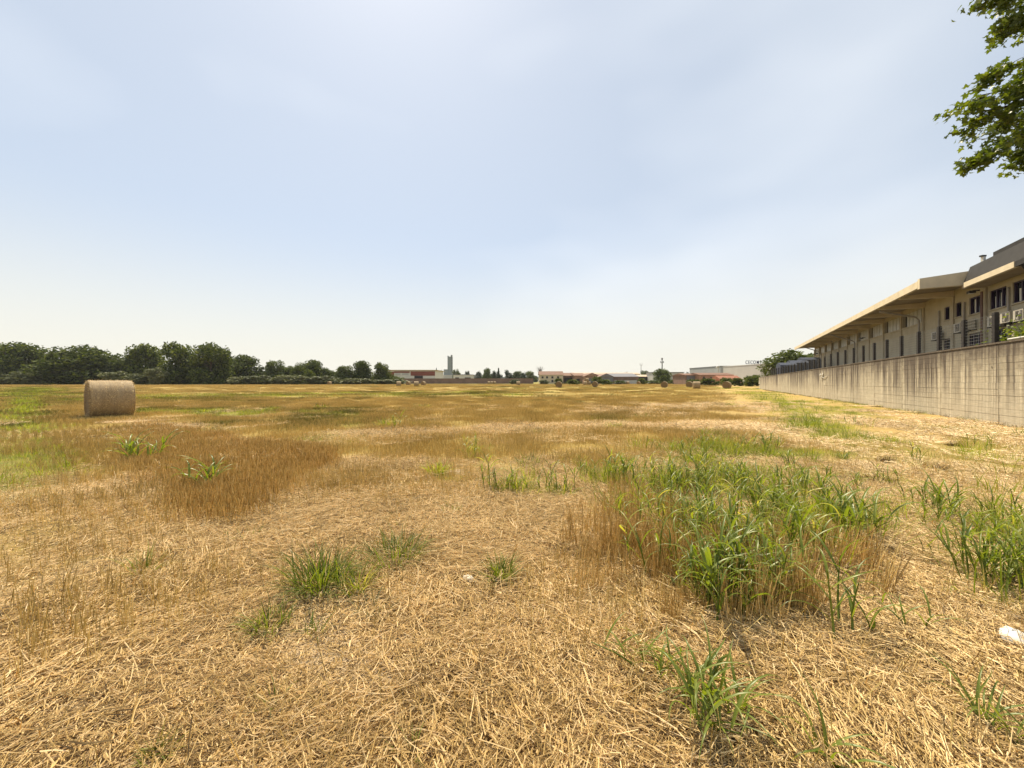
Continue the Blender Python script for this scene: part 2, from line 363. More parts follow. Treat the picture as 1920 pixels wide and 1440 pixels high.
def blade(V, Fc, x, y, z, az, L, wd, e0, droop, seg=5, tw=0.0, fold=.25):
    """an arching grass blade with a folded midrib"""
    N = len(V); e = e0; px, py, pz = x, y, z; st = L / seg
    for i in range(seg + 1):
        t = i / seg; ww = wd * (.6 + .4 * min(1, 4 * t)) * (1 - t ** 1.9) + wd * .02
        a2 = az + math.pi / 2 + tw * t; sx, sy = math.cos(a2), math.sin(a2)
        V.append((px + sx * ww / 2, py + sy * ww / 2, pz)); V.append((px - math.sin(e) * math.cos(az) * ww * -fold * .5, py - math.sin(e) * math.sin(az) * ww * -fold * .5, pz - math.cos(e) * ww * fold)); V.append((px - sx * ww / 2, py - sy * ww / 2, pz))
        px += math.cos(az) * math.cos(e) * st; py += math.sin(az) * math.cos(e) * st; pz += math.sin(e) * st
        if pz < .004: pz = .004
        e -= droop / seg * (.4 + 1.2 * t); az += tw * .15
        if e < -1.45: e = -1.45
    for i in range(seg):
        for j in (0, 1): Fc.append((N + i * 3 + j, N + i * 3 + j + 1, N + i * 3 + 4 + j, N + i * 3 + 3 + j))
def grass_mesh(name, n, spread, lmin, lmax, wd, mat='green', droop=(.5, 2.4), e0=(.55, 1.45), seg=4):
    V = []; Fc = []
    for i in range(n):
        r = spread * random.random() ** .7; a = random.random() * 6.283
        blade(V, Fc, r * math.cos(a), r * math.sin(a), -.005, a + random.gauss(0, .9), random.uniform(lmin, lmax), wd * random.uniform(.6, 1.3), random.uniform(*e0), random.uniform(*droop), seg, random.gauss(0, .5))
    b = MB(); b.v = V; b.f = Fc; b.mi = [0] * len(Fc); return b.mesh(name, M[mat], recalc=False, smooth=True)
def sorghum_parts(nst, spread, h, leafL, wd, nl=6, lean=.25):
    """stems plus long arching leaves; returns stem MB and a list of single leaves (V, F)"""
    st = MB(); leaves = []
    for i in range(nst):
        r = spread * math.sqrt(random.random()); a = random.random() * 6.283; x, y = r * math.cos(a), r * math.sin(a)
        hh = h * random.uniform(.6, 1.05); la = a + random.gauss(0, .6); ln = abs(random.gauss(0, lean)) * hh
        pts = [(x + math.cos(la) * ln * t * t, y + math.sin(la) * ln * t * t, hh * .75 * t - .01) for t in (0, .35, .7, 1)]
        st.tube(pts, [.006, .005, .004, .002], 5)
        for k in range(nl):
            t = .12 + .88 * (k + random.random() * .5) / nl; t = min(t, 1); V = []; Fc = []
            az = la + k * 2.6 + random.gauss(0, .5)
            blade(V, Fc, x + math.cos(la) * ln * t * t, y + math.sin(la) * ln * t * t, hh * .75 * t, az, leafL * random.uniform(.65, 1.15) * (1.1 - .3 * abs(t - .5)), wd * random.uniform(.7, 1.2), random.uniform(.85, 1.35), random.uniform(1.3, 2.7), 8, random.gauss(0, .6), .3)
            leaves.append((V, Fc))
    return st, leaves
def sorghum_mesh(name, *a, mat='blade', **k):
    st, lv = sorghum_parts(*a, **k); b = MB(); b.v = st.v; b.f = st.f; b.mi = st.mi
    for V, Fc in lv: b.add(V, Fc)
    return b.mesh(name, M[mat], recalc=False, smooth=True)

# lying straw, three depths
near_p = [straw_patch(300, .33, .04, .18, .0034, fl, .05) for fl in (None, 0.0, 0.0, None, 0.0)]
mid_p = [straw_patch(650, .8, .06, .2, .0055, None, .04) for _ in range(3)]
def d_straw(X, Y):
    g, s, b, p, st = masks(X, Y); return np.clip(1.0 - .92 * s - .45 * g - 1.0 * b + .35 * p - .55 * st * (Y > 5), .03, 1)
X1, Y1 = spots(3000, -1.5, 7, lambda X, Y: d_straw(X, Y) * np.clip(.55 + (fbm(X * 2.2 + 8, Y * 2.2, 2) - .4) * 2.2, .25, 1), 2.5)
fl = fbm(X1 * .7 + 11, Y1 * .7 + 3, 2) * 12
do_scatter('loose_straw', near_p, X1, Y1, .75, 1.15, 'pale dry straw lying flat all over the near field', 'straw', .03, rz=fl)
X1, Y1 = spots(2600, 6, 26, lambda X, Y: d_straw(X, Y) * np.clip(1.5 - Y / 20, .25, 1), 3)
do_scatter('scattered_straw', mid_p, X1, Y1, .9, 1.4, 'thinner straw scattered over the middle of the field', 'straw', .03)
chaff = [straw_patch(420, .42, .012, .05, .0035, None, .02) for _ in range(2)]
X1, Y1 = spots(1500, -1, 6, lambda X, Y: np.clip(1 - masks(X, Y)[1], .2, 1), 2)
do_scatter('chaff', chaff, X1, Y1, .9, 1.2, 'short broken straw bits and chaff between the longer straw', 'chaff', .02)
# standing stubble
sp_n = [stub_patch(260, .5, .07, .17, .0042) for _ in range(3)] + [stub_patch(260, .5, .06, .15, .0042, mat='olive') for _ in range(2)]
def tinge(X, Y, a, b):
    g = masks(X, Y)[0]; gg = rng.random(len(X)) < np.clip(g * 1.5, 0, .85) * np.clip((Y - 9) / 8, 0, 1)
    return np.where(gg, a + rng.integers(0, b, len(X)), rng.integers(0, a, len(X)))
sp_f = [stub_patch(420, 1.2, .08, .17, .009, lean=.2) for _ in range(3)] + [stub_patch(420, 1.2, .08, .16, .009, lean=.2, mat='olive') for _ in range(2)]
def d_stub(X, Y):
    g, s, b, p, st = masks(X, Y); return np.clip(s - .6 * p - .8 * np.clip(g - .55, 0, 1) / .45, 0, 1)
ROW = R(51.6)
def snap(X, Y):   # drill rows of neighbouring patches line up
    cx, cy = math.cos(ROW), math.sin(ROW); p = X * cx + Y * cy; q = -X * cy + Y * cx; p = np.round(p / .17) * .17 + rng.normal(0, .012, len(p)) + .05 * np.sin(q * .35) + .03 * np.sin(q * 1.3); return p * cx - q * cy, p * cy + q * cx
X1, Y1 = spots(9000, 1.2, 34, lambda X, Y: d_stub(X, Y) * np.clip(1.0 - Y / 45, .3, .8), 3)
X1, Y1 = snap(X1, Y1)
do_scatter('stubble', sp_n, X1, Y1, 1, 1.001, 'orange brown cut stalks standing in the left and middle field', 'stubble', .03, idx=tinge(X1, Y1, 3, 2), rz=rng.normal(ROW, .05, len(X1)) + np.pi * rng.integers(0, 2, len(X1)))
X1, Y1 = spots(6500, 30, 105, lambda X, Y: d_stub(X, Y) * np.clip(.5 - Y / 260, .12, .5), 4)
do_scatter('far_stubble', sp_f, X1, Y1, .9, 1.3, 'brown cut stalks covering the far field up to the bales', 'stubble', .03, idx=tinge(X1, Y1, 3, 2))
X1, Y1 = spots(4200, 100, 200, lambda X, Y: d_stub(X, Y) * .8, 4)
do_scatter('distant_stubble', [stub_patch(300, 2.2, .08, .16, .02, False, .2)], X1, Y1, 1.0, 1.3, 'brown cut stalks in the last strip of field before the bushes', 'stubble', .03)
# sparse standing stalks in the foreground
sp_s = [stub_patch(46, .45, .05, .22, .0035, False, .35, 'stubble') for _ in range(3)]
X1, Y1 = spots(420, -.5, 9, lambda X, Y: .75 - .6 * masks(X, Y)[2], 2.5)
do_scatter('upright_stalks', sp_s, X1, Y1, .8, 1.2, 'single dry stalks sticking up out of the lying straw', 'stubble', .05)
# taller ripe stalks among the weeds at right
tp = [stub_patch(60, .11, .10, .40, .0048, False, .12, 'golden') for _ in range(4)]
tall = []
for (px, py, rx, ry, n) in ((1200, 1050, 100, 60, 34), (1390, 1090, 140, 85, 46), (1130, 1010, 90, 50, 12), (1560, 1070, 90, 40, 9), (1210, 940, 80, 40, 14)):
    for i in range(n): tall.append(G(px + random.uniform(-rx, rx), py + random.uniform(-ry, ry)))
tall = np.array(tall)
do_scatter('tall_stalks', tp, tall[:, 0], tall[:, 1], .4, 1.0, 'golden uncut stalks standing upright among the tall weeds', 'stubble', .08)
wedge = []
for i in range(300):
    u_ = random.random(); v_ = random.random()
    px = 255 + 345 * u_; top = 795 + 55 * u_; bot = 850 + 130 * (1 - abs(u_ - .5) * 1.6)
    wedge.append(G(px + random.gauss(0, 8), top + (bot - top) * v_ ** 1.4))
wedge = np.array(wedge)
do_scatter('ochre_stubble', [stub_patch(130, .3, .09, .17, .0055, False, .12, 'golden') for _ in range(3)], wedge[:, 0], wedge[:, 1], .8, 1.2, 'wedge of taller ochre stubble in front of the big bale', 'stubble', .05)
# short green grass wherever the field is green
gp = [grass_mesh('grass', 130, .3, .05, .16, .004, 'lime') for _ in range(3)] + [grass_mesh('grass', 90, .3, .08, .2, .005, 'green') for _ in range(2)]
def d_grass(X, Y): return np.clip(masks(X, Y)[0] * 1.5 - .25, 0, 1)
X1, Y1 = spots(6000, .8, 30, d_grass, 2.5)
do_scatter('ground_grass', gp, X1, Y1, .7, 1.3, 'low green grass growing in patches through the stubble', 'grass', .05)
gpf = [grass_mesh('grass', 110, 1.4, .14, .28, .018, m_, seg=3) for m_ in ('green', 'green', 'lime')]
X1, Y1 = spots(5000, 28, 90, d_grass, 3)
do_scatter('far_grass', gpf, X1, Y1, .8, 1.2, 'thin green flush of grass over the far field', 'grass', .03)
# sparse weeds inside straw
X1, Y1 = spots(260, .6, 9, lambda X, Y: np.clip((fbm(X * .8 + 90, Y * .8, 2) - .42) * 4, 0, 1) * .8, 2)
do_scatter('sparse_weeds', [grass_mesh('weed', 16, .1, .05, .13, .006, 'green') for _ in range(3)], X1, Y1, .7, 1.2, 'thin green weed blades poking through the straw', 'weeds', .05)
# the mass of tall weeds in the right foreground
wp_ = [sorghum_mesh('tall_weeds', 4, .16, .46, .28, .014, nl=5) for _ in range(2)] + [grass_mesh('tall_weeds', 34, .2, .2, .5, .007, 'green', (.3, 1.5)) for _ in range(2)] + [grass_mesh('tall_weeds', 34, .2, .2, .45, .006, 'lime', (.3, 1.5)) for _ in range(2)]
mass = []
for (px, py, rx, ry, n) in ((960, 918, 70, 9, 9), (1155, 905, 60, 12, 16), (900, 855, 30, 12, 4), (1830, 860, 80, 35, 12), (1330, 1000, 95, 70, 34), (1480, 990, 110, 55, 38), (1340, 910, 130, 25, 50), (1450, 930, 130, 30, 30), (1390, 1130, 70, 35, 12), (1300, 845, 90, 12, 26), (1520, 790, 70, 18, 22), (1480, 765, 40, 10, 16), (1590, 985, 60, 25, 16), (1180, 955, 70, 30, 10), (1760, 960, 60, 25, 6), (1880, 1010, 60, 60, 22), (1900, 1110, 35, 35, 7), (1390, 850, 75, 12, 22), (1290, 868, 50, 10, 8), (1160, 905, 55, 8, 10), (1500, 800, 40, 14, 6), (1570, 818, 40, 12, 10)):
    for i in range(n):
        k_ = .5 if random.random() < .75 else .95; q_ = (random.gauss(0, k_), random.gauss(0, k_)); mass.append(G(px + rx * q_[0], py + ry * q_[1]))
mass = np.array(mass)
do_scatter('tall_weeds', wp_, mass[:, 0], mass[:, 1], .55, 1.25, 'dense stand of tall green weeds in the right foreground', 'weeds', .08)
# taller flush in the strips of green at the far left and along the wall
X1, Y1 = spots(2500, 4, 34, lambda X, Y: ((masks(X, Y)[0] > .75)) * .55, 2.5)
do_scatter('rough_grass', [grass_mesh('rough_grass', 60, .16, .12, .28, .008, 'lime') for _ in range(3)], X1, Y1, .7, 1.2, 'rough bright green grass in strips at the field edges', 'grass', .06)

# ------------------------------------------------------------ retaining wall along the right edge
WD = Vector((.505, 1, 0)).normalized(); WN = Vector((-WD.y, WD.x, 0)); WU = 1.1203   # metres per unit of t
def wf(a, d, z): # a metres along, d metres towards the field, z up
    return (15.8 + WD.x * a + WN.x * d, 11.9 + WD.y * a + WN.y * d, z)
def wtop(a): return 2.717 - .00917 * a / WU if a > 0 else 2.717
wm = NM('weathered_board_marked_concrete')
P = wm.pos()
dt = wm.n('ShaderNodeVectorMath', operation='DOT_PRODUCT'); wm.l(P, dt.inputs[0]); dt.inputs[1].default_value = tuple(WD)
sx = wm.n('ShaderNodeSeparateXYZ'); wm.l(P, sx.inputs[0]); z = sx.outputs[2]; al = dt.outputs['Value']
def vec(a, b):
    x = wm.n('ShaderNodeCombineXYZ'); wm.l(a, x.inputs[0]); wm.l(b, x.inputs[2]); return x.outputs[0]
st1 = wm.noise(1.0, 4, vec(wm.mul(al, 2.6), wm.mul(z, .10)), .6)
st2 = wm.noise(1.0, 3, vec(wm.mul(al, 10.0), wm.mul(z, .16)), .6)
st3 = wm.noise(1.0, 3, vec(wm.mul(al, .35), wm.mul(z, .2)), .6)
blot = wm.noise(2.2, 6, P, .65); grain = wm.noise(1.0, 5, vec(wm.mul(al, 3), wm.mul(z, 45)), .6)
b0 = wm.ramp(grain, [(.3, (.39, .345, .25)), (.7, (.56, .495, .37))])
b0 = wm.mix(wm.rng(blot, .4, .7, 0, .5), b0, (.31, .265, .185))
hgtf = wm.rng(z, .6, 2.7, .15, 1.0)
stain = wm.mul(wm.rng(st1, .42, .54, 0, 1), hgtf); stain2 = wm.mul(wm.rng(st2, .47, .6, 0, .9), wm.rng(z, .2, 2.6, .25, 1)); 
topb = wm.mul(wm.rng(wm.mul(z, wm.mul(wm.mul(blot, st2, 'ADD'), 1.1), 'ADD'), 2.6, 3.7, 0, .95), 1)
sf = wm.mul(wm.mul(stain, stain2, 'ADD'), wm.rng(st3, .35, .6, .45, 1.3))
x_ = wm.n('ShaderNodeClamp'); wm.l(wm.mul(wm.mul(sf, 1.05), topb, 'MAXIMUM'), x_.inputs[0])
wm.color(wm.mix(x_.outputs[0], b0, (.085, .066, .05))); wm.bump(wm.mul(grain, blot, 'ADD'), .35, .01); wm.b.inputs['Roughness'].default_value = .9
dm = plain('dark_joint', (.12, .095, .075), .3, 3)
wall = thing('retaining_wall', 'long streaked board marked concrete wall along the right edge of the field', 'wall', (0, 0, 0))
L0, L1, BAY = -24.0, 66.0, 3.58
b = MB()
aa = [L0 + i * (L1 - L0) / 30 for i in range(31)]
for i in range(30):
    a0, a1 = aa[i], aa[i + 1]
    vs = [wf(a, d, zz) for a in (a0, a1) for d in (-.28, -.03) for zz in (-.3, wtop(a) - .004)]
    b.add(vs, [(0, 1, 3, 2), (4, 6, 7, 5), (0, 4, 5, 1), (2, 3, 7, 6), (0, 2, 6, 4), (1, 5, 7, 3)])
b.build('wall_core', wm.m, wall)
rb = random.Random(3)
a = 1.12 - BAY * 7
while a < L1 - .2:
    a1 = min(a + BAY, L1); top = (wtop(a) + wtop(a1)) / 2; nC = 13; ch = (top + .1) / nC
    near = -4 < a < 7
    pan = MB(); courses = []
    # courses are slightly uneven boards with open joints; short stretches differ in depth
    for k in range(nC):
        z0 = -.1 + k * ch; pr = rb.uniform(0, .008) + (.005 if k % 4 == 2 else 0)
        segs = [a + .03, a + rb.uniform(.8, 2.8), a1 + .004]
        cb = MB()
        for j in (0, 1):
            z1a = z0 + ch - rb.uniform(.003, .007)
            if segs[j + 1] - segs[j] > .05: cb.box(segs[j], segs[j + 1] - .004, -.03, pr + rb.uniform(0, .006), z0, z1a, wf)
        if near: courses.append(cb)
        else: pan.add(cb.v, cb.f)
    if near:
        j_ = MB().box(a + .01, a + .03, -.03, .018, -.1, top - .01, wf); pp = j_.build('wall_panel', wm.m, wall)
        for cb in courses: cb.build('board_course', wm.m, pp)
    else:
        pan.box(a + .01, a + .03, -.03, .018, -.1, top - .01, wf); pan.build('wall_panel', wm.m, wall)
    a += BAY
cop = MB()
for i in range(30):
    a0, a1 = aa[i], aa[i + 1]
    vs = [wf(a_, d, wtop(a_) + zz) for a_ in (a0, a1) for d in (-.29, .035) for zz in (0, .06)]
    cop.add(vs, [(0, 1, 3, 2), (4, 6, 7, 5), (0, 4, 5, 1), (2, 3, 7, 6), (0, 2, 6, 4), (1, 5, 7, 3)])
cop.build('coping', wm.m, wall)
# fence on top of the wall
pm = plain('dark_fence_post', (.028, .024, .022), .3, 8, .7); wirem = plain('dull_wire', (.13, .13, .12), .2, 5, .5)
fen = thing('wire_fence', 'wire mesh fence with dark posts on top of the concrete wall', 'fence', (0, 0, 0))
ts = [1.46 + 1.6 * k for k in range(0, 30)]
for t in ts:
    a = t * WU; h = 1.12 if t < 20 else .95
    b = MB().box(a - .075, a + .075, -.2, -.09, wtop(a) + .062, wtop(a) + h, wf)
    for k in range(9): b.box(a - .085, a + .085, -.205, -.085, wtop(a) + .1 + k * .115, wtop(a) + .125 + k * .115, wf)
    b.build('post', pm, fen)
wr = MB()
for k in range(9):
    dz = .14 + k * .115
    for i in range(len(ts) - 1):
        a0, a1 = ts[i] * WU, ts[i + 1] * WU
        wr.tube([wf(a0, -.145, wtop(a0) + dz), wf((a0 + a1) / 2, -.145, wtop((a0 + a1) / 2) + dz - .012 * random.random()), wf(a1, -.145, wtop(a1) + dz)], .006, 3, False)
for i in range(len(ts) - 1):
    for j in range(1, 16):
        a_ = (ts[i] + (ts[i + 1] - ts[i]) * j / 16) * WU
        wr.tube([wf(a_, -.143, wtop(a_) + .1), wf(a_, -.143, wtop(a_) + 1.07)], .0025, 3, False)
tag(wr.build('wire_mesh', wirem, fen), kind='stuff')
# torn white sheet caught on the wall face
a = (G(1543, 740)[1] * 0)
r_ = (1543 - 960) / F; tt = (15.8 - 11.9 * r_) / (r_ - .505); a = tt * WU
white = plain('white_plastic', (.60, .58, .53), .06, 20, .45)
b = MB(); n = 7
for i in range(n + 1):
    for j in range(5): b.v.append(wf(a + (i - n / 2) * .12 + random.gauss(0, .03), .05 + random.random() * .09, 1.65 + j * .13 + .25 * math.sin(i * .9) * .4 + random.gauss(0, .03)))
for i in range(n):
    for j in range(4):
        if random.random() < .72: b.f.append((i * 5 + j, i * 5 + j + 1, i * 5 + j + 6, i * 5 + j + 5)); b.mi.append(0)
b.tube([wf(a - 1.5, .04, 1.9), wf(a - .6, .08, 1.72), wf(a + .3, .06, 1.85)], .02, 5)
b.mi = [0] * len(b.f); b2 = b.build('torn_sheet', white, recalc=False); tag(b2, 'torn white plastic sheet caught on the face of the concrete wall', 'plastic sheet')

# ------------------------------------------------------------ the warehouse / office building behind the wall
BA = Vector((.495, .869, 0)).normalized(); BN = Vector((-BA.y, BA.x, 0)); B0 = Vector((31.3, 27.5, 0))
def bf(u, s, h): p = B0 + BA * u + BN * s; return (p.x, p.y, h + EYE)    # heights measured from eye level
conc = plain('pale_render', (.38, .335, .24), .10, 1.2, .85, .15); conc2 = plain('facade_pilaster', (.36, .31, .22), .12, 2, .85)
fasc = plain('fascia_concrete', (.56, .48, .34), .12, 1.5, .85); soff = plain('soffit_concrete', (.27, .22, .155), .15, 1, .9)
metal = plain('dark_grey_metal', (.042, .04, .038), .15, 2, .75, 0, .5); roofm = plain('grey_roof_sheet', (.22, .21, .18), .2, 2, .7)
frame = plain('dark_window_frame', (.035, .022, .05), .2, 4, .5)
gl = NM('dark_window_glass'); gl.color((.03, .035, .045)); gl.b.inputs['Roughness'].default_value = .08; gl.b.inputs['Specular IOR Level'].default_value = .8
curt = plain('pale_curtain', (.6, .6, .54), .06, 3); clerm = NM('milky_glass_panels')
clerm.color(clerm.ramp(clerm.noise(2, 4, clerm.obj()), [(.3, (.30, .29, .24)), (.7, (.42, .41, .35))])); clerm.b.inputs['Roughness'].default_value = .35
ware = thing('warehouse', 'long pale warehouse and office building with deep overhanging roof behind the concrete wall', 'building', (0, 0, 0))
WIN = []  # (u0, u1, h0, h1, mullions, curtain)
WIN += [(.2, .95, 4.45, 5.4, 0, 0), (-1.45, -.65, 4.45, 5.43, 0, 0), (-3.8, -2.45, 4.35, 5.45, 1, 1), (-6.4, -4.75, 4.3, 5.45, 2, 1), (-8.9, -6.95, 4.3, 5.48, 2, 1), (-11.6, -9.8, 4.3, 5.48, 2, 1),
        (.1, 1.15, 1.4, 3.1, 0, 0), (-3.9, -2.3, 1.4, 3.1, 2, 0), (-6.5, -5.0, 1.4, 3.05, 1, 0), (-9.6, -8.0, 1.4, 3.05, 1, 0)]
DOORS = [(18.7, 19.9, -1.45, 2.1, 'white'), (14.4, 16.6, -1.45, 1.95, 'brown')]
UN, UF = -18.0, 52.0; TH = .35
# facade: built as strips round the openings
def facade(u0, u1, h0, h1, holes, mb):
    us = sorted({u0, u1, *[x for a in holes for x in a[:2]]}); 
    for i in range(len(us) - 1):
        a, b_ = us[i], us[i + 1]; mid = (a + b_) / 2
        cuts = sorted([(q[2], q[3]) for q in holes if q[0] < mid < q[1]]); z0 = h0
        for c0, c1 in cuts + [(h1, h1)]:
            if c0 > z0 + .001: mb.box(a, b_, -TH, 0, z0, c0, bf)
            z0 = max(z0, c1)
holes = [w_[:4] for w_ in WIN] + [(d_[0], d_[1], -1.46, d_[3]) for d_ in DOORS]
BAYS = [4.4 + 4.76 * k for k in range(11)]
cler = []
for k in range(10):
    u0, u1 = BAYS[k] + .22, BAYS[k + 1] - .22; cler.append((u0, u1, 4.85, 6.0))
fb = MB(); facade(UN, UF, -1.46, 6.05, holes + cler, fb); fb.build('facade_wall', conc, ware)
MB().box(UF - .35, UF, -24, -TH - .003, -1.46, 6.9, bf).box(UN, UN + .35, -24, -TH - .003, -1.46, 6.5, bf).box(UN, UF, -24.3, -24.003, -1.46, 6.9, bf).build('side_wall', conc, ware)
for u in BAYS + [-.4, -4.4, -9.2, -14]:
    MB().box(u - .15, u + .15, .003, .09, -1.46, 5.95, bf).build('pilaster', conc2, ware)
MB().box(4.6, UF, .003, .05, 4.68, 4.80, bf).build('string_course', conc2, ware)
MB().box(UN, -4.6, .003, .03, 3.85, 3.9, bf).build('string_course', conc2, ware)
for (u0, u1, h0, h1) in cler:
    f_ = MB().box(u0, u1, -.25, -.2, h0, h1, bf).build('clerestory_window', gl.m, ware)
    w0 = u0; w1 = u1 - .95; n = 8                                # the far end of each bay is a dark opening
    for j in range(n):
        p0 = w0 + (w1 - w0) * j / n
        MB().box(p0 + .015, p0 + (w1 - w0) / n - .015, -.09 + .02 * (j % 2), -.05 + .02 * (j % 2), h0 + .01, h1 - .01, bf).build('pane', clerm.m, f_)
def window(u0, u1, h0, h1, mul, cur):
    g_ = MB().box(u0, u1, -.22, -.19, h0, h1, bf).build('window', gl.m, ware)
    fr = MB(); w_ = .07
    fr.box(u0, u1, -.17, -.06, h1 - w_, h1, bf).box(u0, u1, -.17, -.06, h0, h0 + w_, bf).box(u0, u0 + w_, -.17, -.06, h0 + w_, h1 - w_, bf).box(u1 - w_, u1, -.17, -.06, h0 + w_, h1 - w_, bf)
    for k in range(mul):
        c_ = u0 + (u1 - u0) * (k + 1) / (mul + 1); fr.box(c_ - .05, c_ + .05, -.165, -.065, h0 + w_, h1 - w_, bf)
    fr.build('frame', frame, g_)
    MB().box(u0 - .05, u1 + .05, -.06, .07, h0 - .07, h0 - .002, bf).build('sill', conc2, g_)
    if cur:
        n = mul + 1
        for k in range(n):
            a_ = u0 + (u1 - u0) * k / n; b_ = u0 + (u1 - u0) * (k + 1) / n
            MB().box(a_ + .1, a_ + (b_ - a_) * .72, -.187, -.176, h0 + w_, h1 - .12 - .25 * random.random(), bf).build('curtain', curt, g_)
for w_ in WIN: window(*w_)
wd_m = plain('brown_wood_door', (.13, .075, .04), .25, 3); wh_m = plain('white_door', (.62, .62, .56), .06, 2)
for (u0, u1, h0, h1, kind) in DOORS:
    d_ = MB().box(u0, u1, -.25, -.2, h0, h1, bf).build('door', wh_m if kind == 'white' else wd_m, ware)
    MB().box(u0, u0 + .07, -.2, -.08, h0, h1, bf).box(u1 - .07, u1, -.2, -.08, h0, h1, bf).box(u0 + .07, u1 - .07, -.2, -.08, h1 - .07, h1, bf).box((u0 + u1) / 2 - .03, (u0 + u1) / 2 + .03, -.2, -.1, h0, h1 - .07, bf).build('door_frame', frame, d_)
# narrow dark window slots low on the far facade
for u in (21.2, 26, 29.5, 33.5, 37.5, 42, 45.5, 49):
    g_ = MB().box(u, u + .9, .004, .02, .1, 1.9, bf).build('window', gl.m, ware); MB().box(u - .05, u, .003, .05, .05, 1.95, bf).box(u + .9, u + .95, .003, .05, .05, 1.95, bf).box(u, u + .9, .003, .05, 1.9, 1.95, bf).build('frame', frame, g_)
# overhanging roof with deep concrete beams
OV = 3.0
ro = MB()
sec = [(OV, 6.05), (OV, 6.58), (-11, 7.6), (-24.6, 6.6), (-24.6, 6.06), (OV - .1, 6.05)]
for k in range(5):
    pass
def prism(mb, sec_, u0, u1):
    n = len(sec_); vs = [bf(u0, s, h) for s, h in sec_] + [bf(u1, s, h) for s, h in sec_]
    mb.add(vs, [tuple(range(n)), tuple(range(2 * n - 1, n - 1, -1))] + [(i, (i + 1) % n, n + (i + 1) % n, n + i) for i in range(n)])
prism(ro, [(OV - .2, 6.5), (OV - .2, 6.62), (-11, 7.66), (-24.8, 6.7), (-24.8, 6.58), (-11, 7.5)], -4.3, UF + .9)
ro.build('roof', roofm, ware)
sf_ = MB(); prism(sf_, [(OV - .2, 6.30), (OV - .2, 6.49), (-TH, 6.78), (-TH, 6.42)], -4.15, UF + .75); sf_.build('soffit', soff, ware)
MB().box(-TH, 0, 0, 0, 0, 0)
MB().box(-4.5, UF + .1, -TH, 0, 6.052, 6.42, bf).build('wall_plate', conc2, ware)
for k in range(17):
    u0 = -4.25 + k * (UF + 5.1) / 17; MB().box(u0 + .006, u0 + (UF + 5.1) / 17 - .006, OV - .2, OV, 6.1, 6.56, bf).build('fascia', fasc, ware)
for u in BAYS[:-1] + [-.3]:
    bm_ = MB(); vs = []
    for (s, h0, h1) in ((OV - .21, 6.06, 6.29), (.0, 5.96, 6.40)):
        vs += [bf(u - .16, s, h0), bf(u - .16, s, h1), bf(u + .16, s, h0), bf(u + .16, s, h1)]
    bm_.add(vs, [(0, 1, 3, 2), (4, 6, 7, 5), (0, 4, 5, 1), (2, 3, 7, 6), (0, 2, 6, 4), (1, 5, 7, 3)]); bm_.build('roof_beam', fasc, ware)
# gable end beam of the high roof where it meets the dark metal volume
gbm = MB(); vs = [bf(u, s, h) for u in (-4.6, -4.27) for (s, h) in ((OV, 6.0), (OV, 6.66), (-1.2, 7.0), (-1.2, 5.98))]
gbm.add(vs, [(0, 1, 2, 3), (7, 6, 5, 4), (0, 4, 5, 1), (1, 5, 6, 2), (2, 6, 7, 3), (3, 7, 4, 0)]); gbm.build('gable_beam', fasc, ware)
# near office part: lower eave, dark metal attic
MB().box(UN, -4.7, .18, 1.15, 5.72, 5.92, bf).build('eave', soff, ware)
MB().box(-10.2, -5.4, 1.15, 1.32, 5.70, 6.0, bf).build('eave_fascia', fasc, ware)
MB().box(UN, -10.25, 1.15, 1.3, 5.72, 5.98, bf).build('eave_gutter', metal, ware)
mt = MB(); prism(mt, [(1.1, 6.03), (.8, 7.05), (-2.0, 7.25), (-9, 7.9), (-12, 6.03)], UN, -4.72)
mt.build('metal_attic', metal, ware)
MB().box(-9.2, -6.5, -.9, .55, 7.0, 7.4, bf).build('roof_box', metal, ware)
dp = plain('grey_pipe', (.30, .27, .23), .15, 3, .5)
MB().tube([bf(4.4, .3, -1.4), bf(4.4, .3, 5.0), bf(4.4, .5, 5.25), bf(4.4, 2.7, 5.9)], .07, 8).build('downpipe', dp, ware)
MB().tube([bf(23.4, .3, -1.4), bf(23.4, .3, 4.9), bf(23.4, .6, 5.1), bf(23.4, 2.7, 5.95)], .07, 8).build('downpipe', dp, ware)
MB().tube([bf(44, .3, -1.4), bf(44, .3, 4.9), bf(44, .6, 5.1), bf(44, 2.7, 5.95)], .07, 8).build('downpipe', dp, ware)
for u in (1.6, -2.0, -6.75):
    MB().tube([bf(u, .08, -1.4), bf(u, .08, 5.3)], .05, 8).build('downpipe', dp, ware)
MB().tube([bf(-4.55, .25, -1.4), bf(-4.55, .25, 5.5)], .06, 8).build('downpipe', plain('brown_pipe', (.15, .09, .07), .1, 3), ware)
MB().tube([bf(-10.6, 1.2, 5.7), bf(-10.7, 1.1, 5.35), bf(-11.2, .8, 5.3), bf(-12, .3, 5.35)], .07, 8).build('downpipe', metal, ware)
# wall lamps
lampm = plain('lamp_housing', (.05, .05, .05), .1, 5, .5)
for u, h, lab in ((-4.1, 5.62, 'black floodlight under the eave above the dark fence post'), (19.5, 5.0, 'small floodlight under the glass band midway along the warehouse'), (46.5, 4.95, 'small floodlight near the far end of the warehouse')):
    l_ = thing('floodlight', lab, 'floodlight', bf(u, .17, h))
    f2 = lambda x, s, z_: tuple(Vector(BA * x + BN * s) + Vector((0, 0, z_)))
    MB().box(-.05, .05, 0, .3, .02, .09, f2).build('bracket', lampm, l_)
    MB().box(-.17, .17, .2, .5, -.10, .05, f2).build('housing', lampm, l_); MB().box(-.13, .13, .23, .47, -.12, -.102, f2).build('lamp_glass', white, l_)
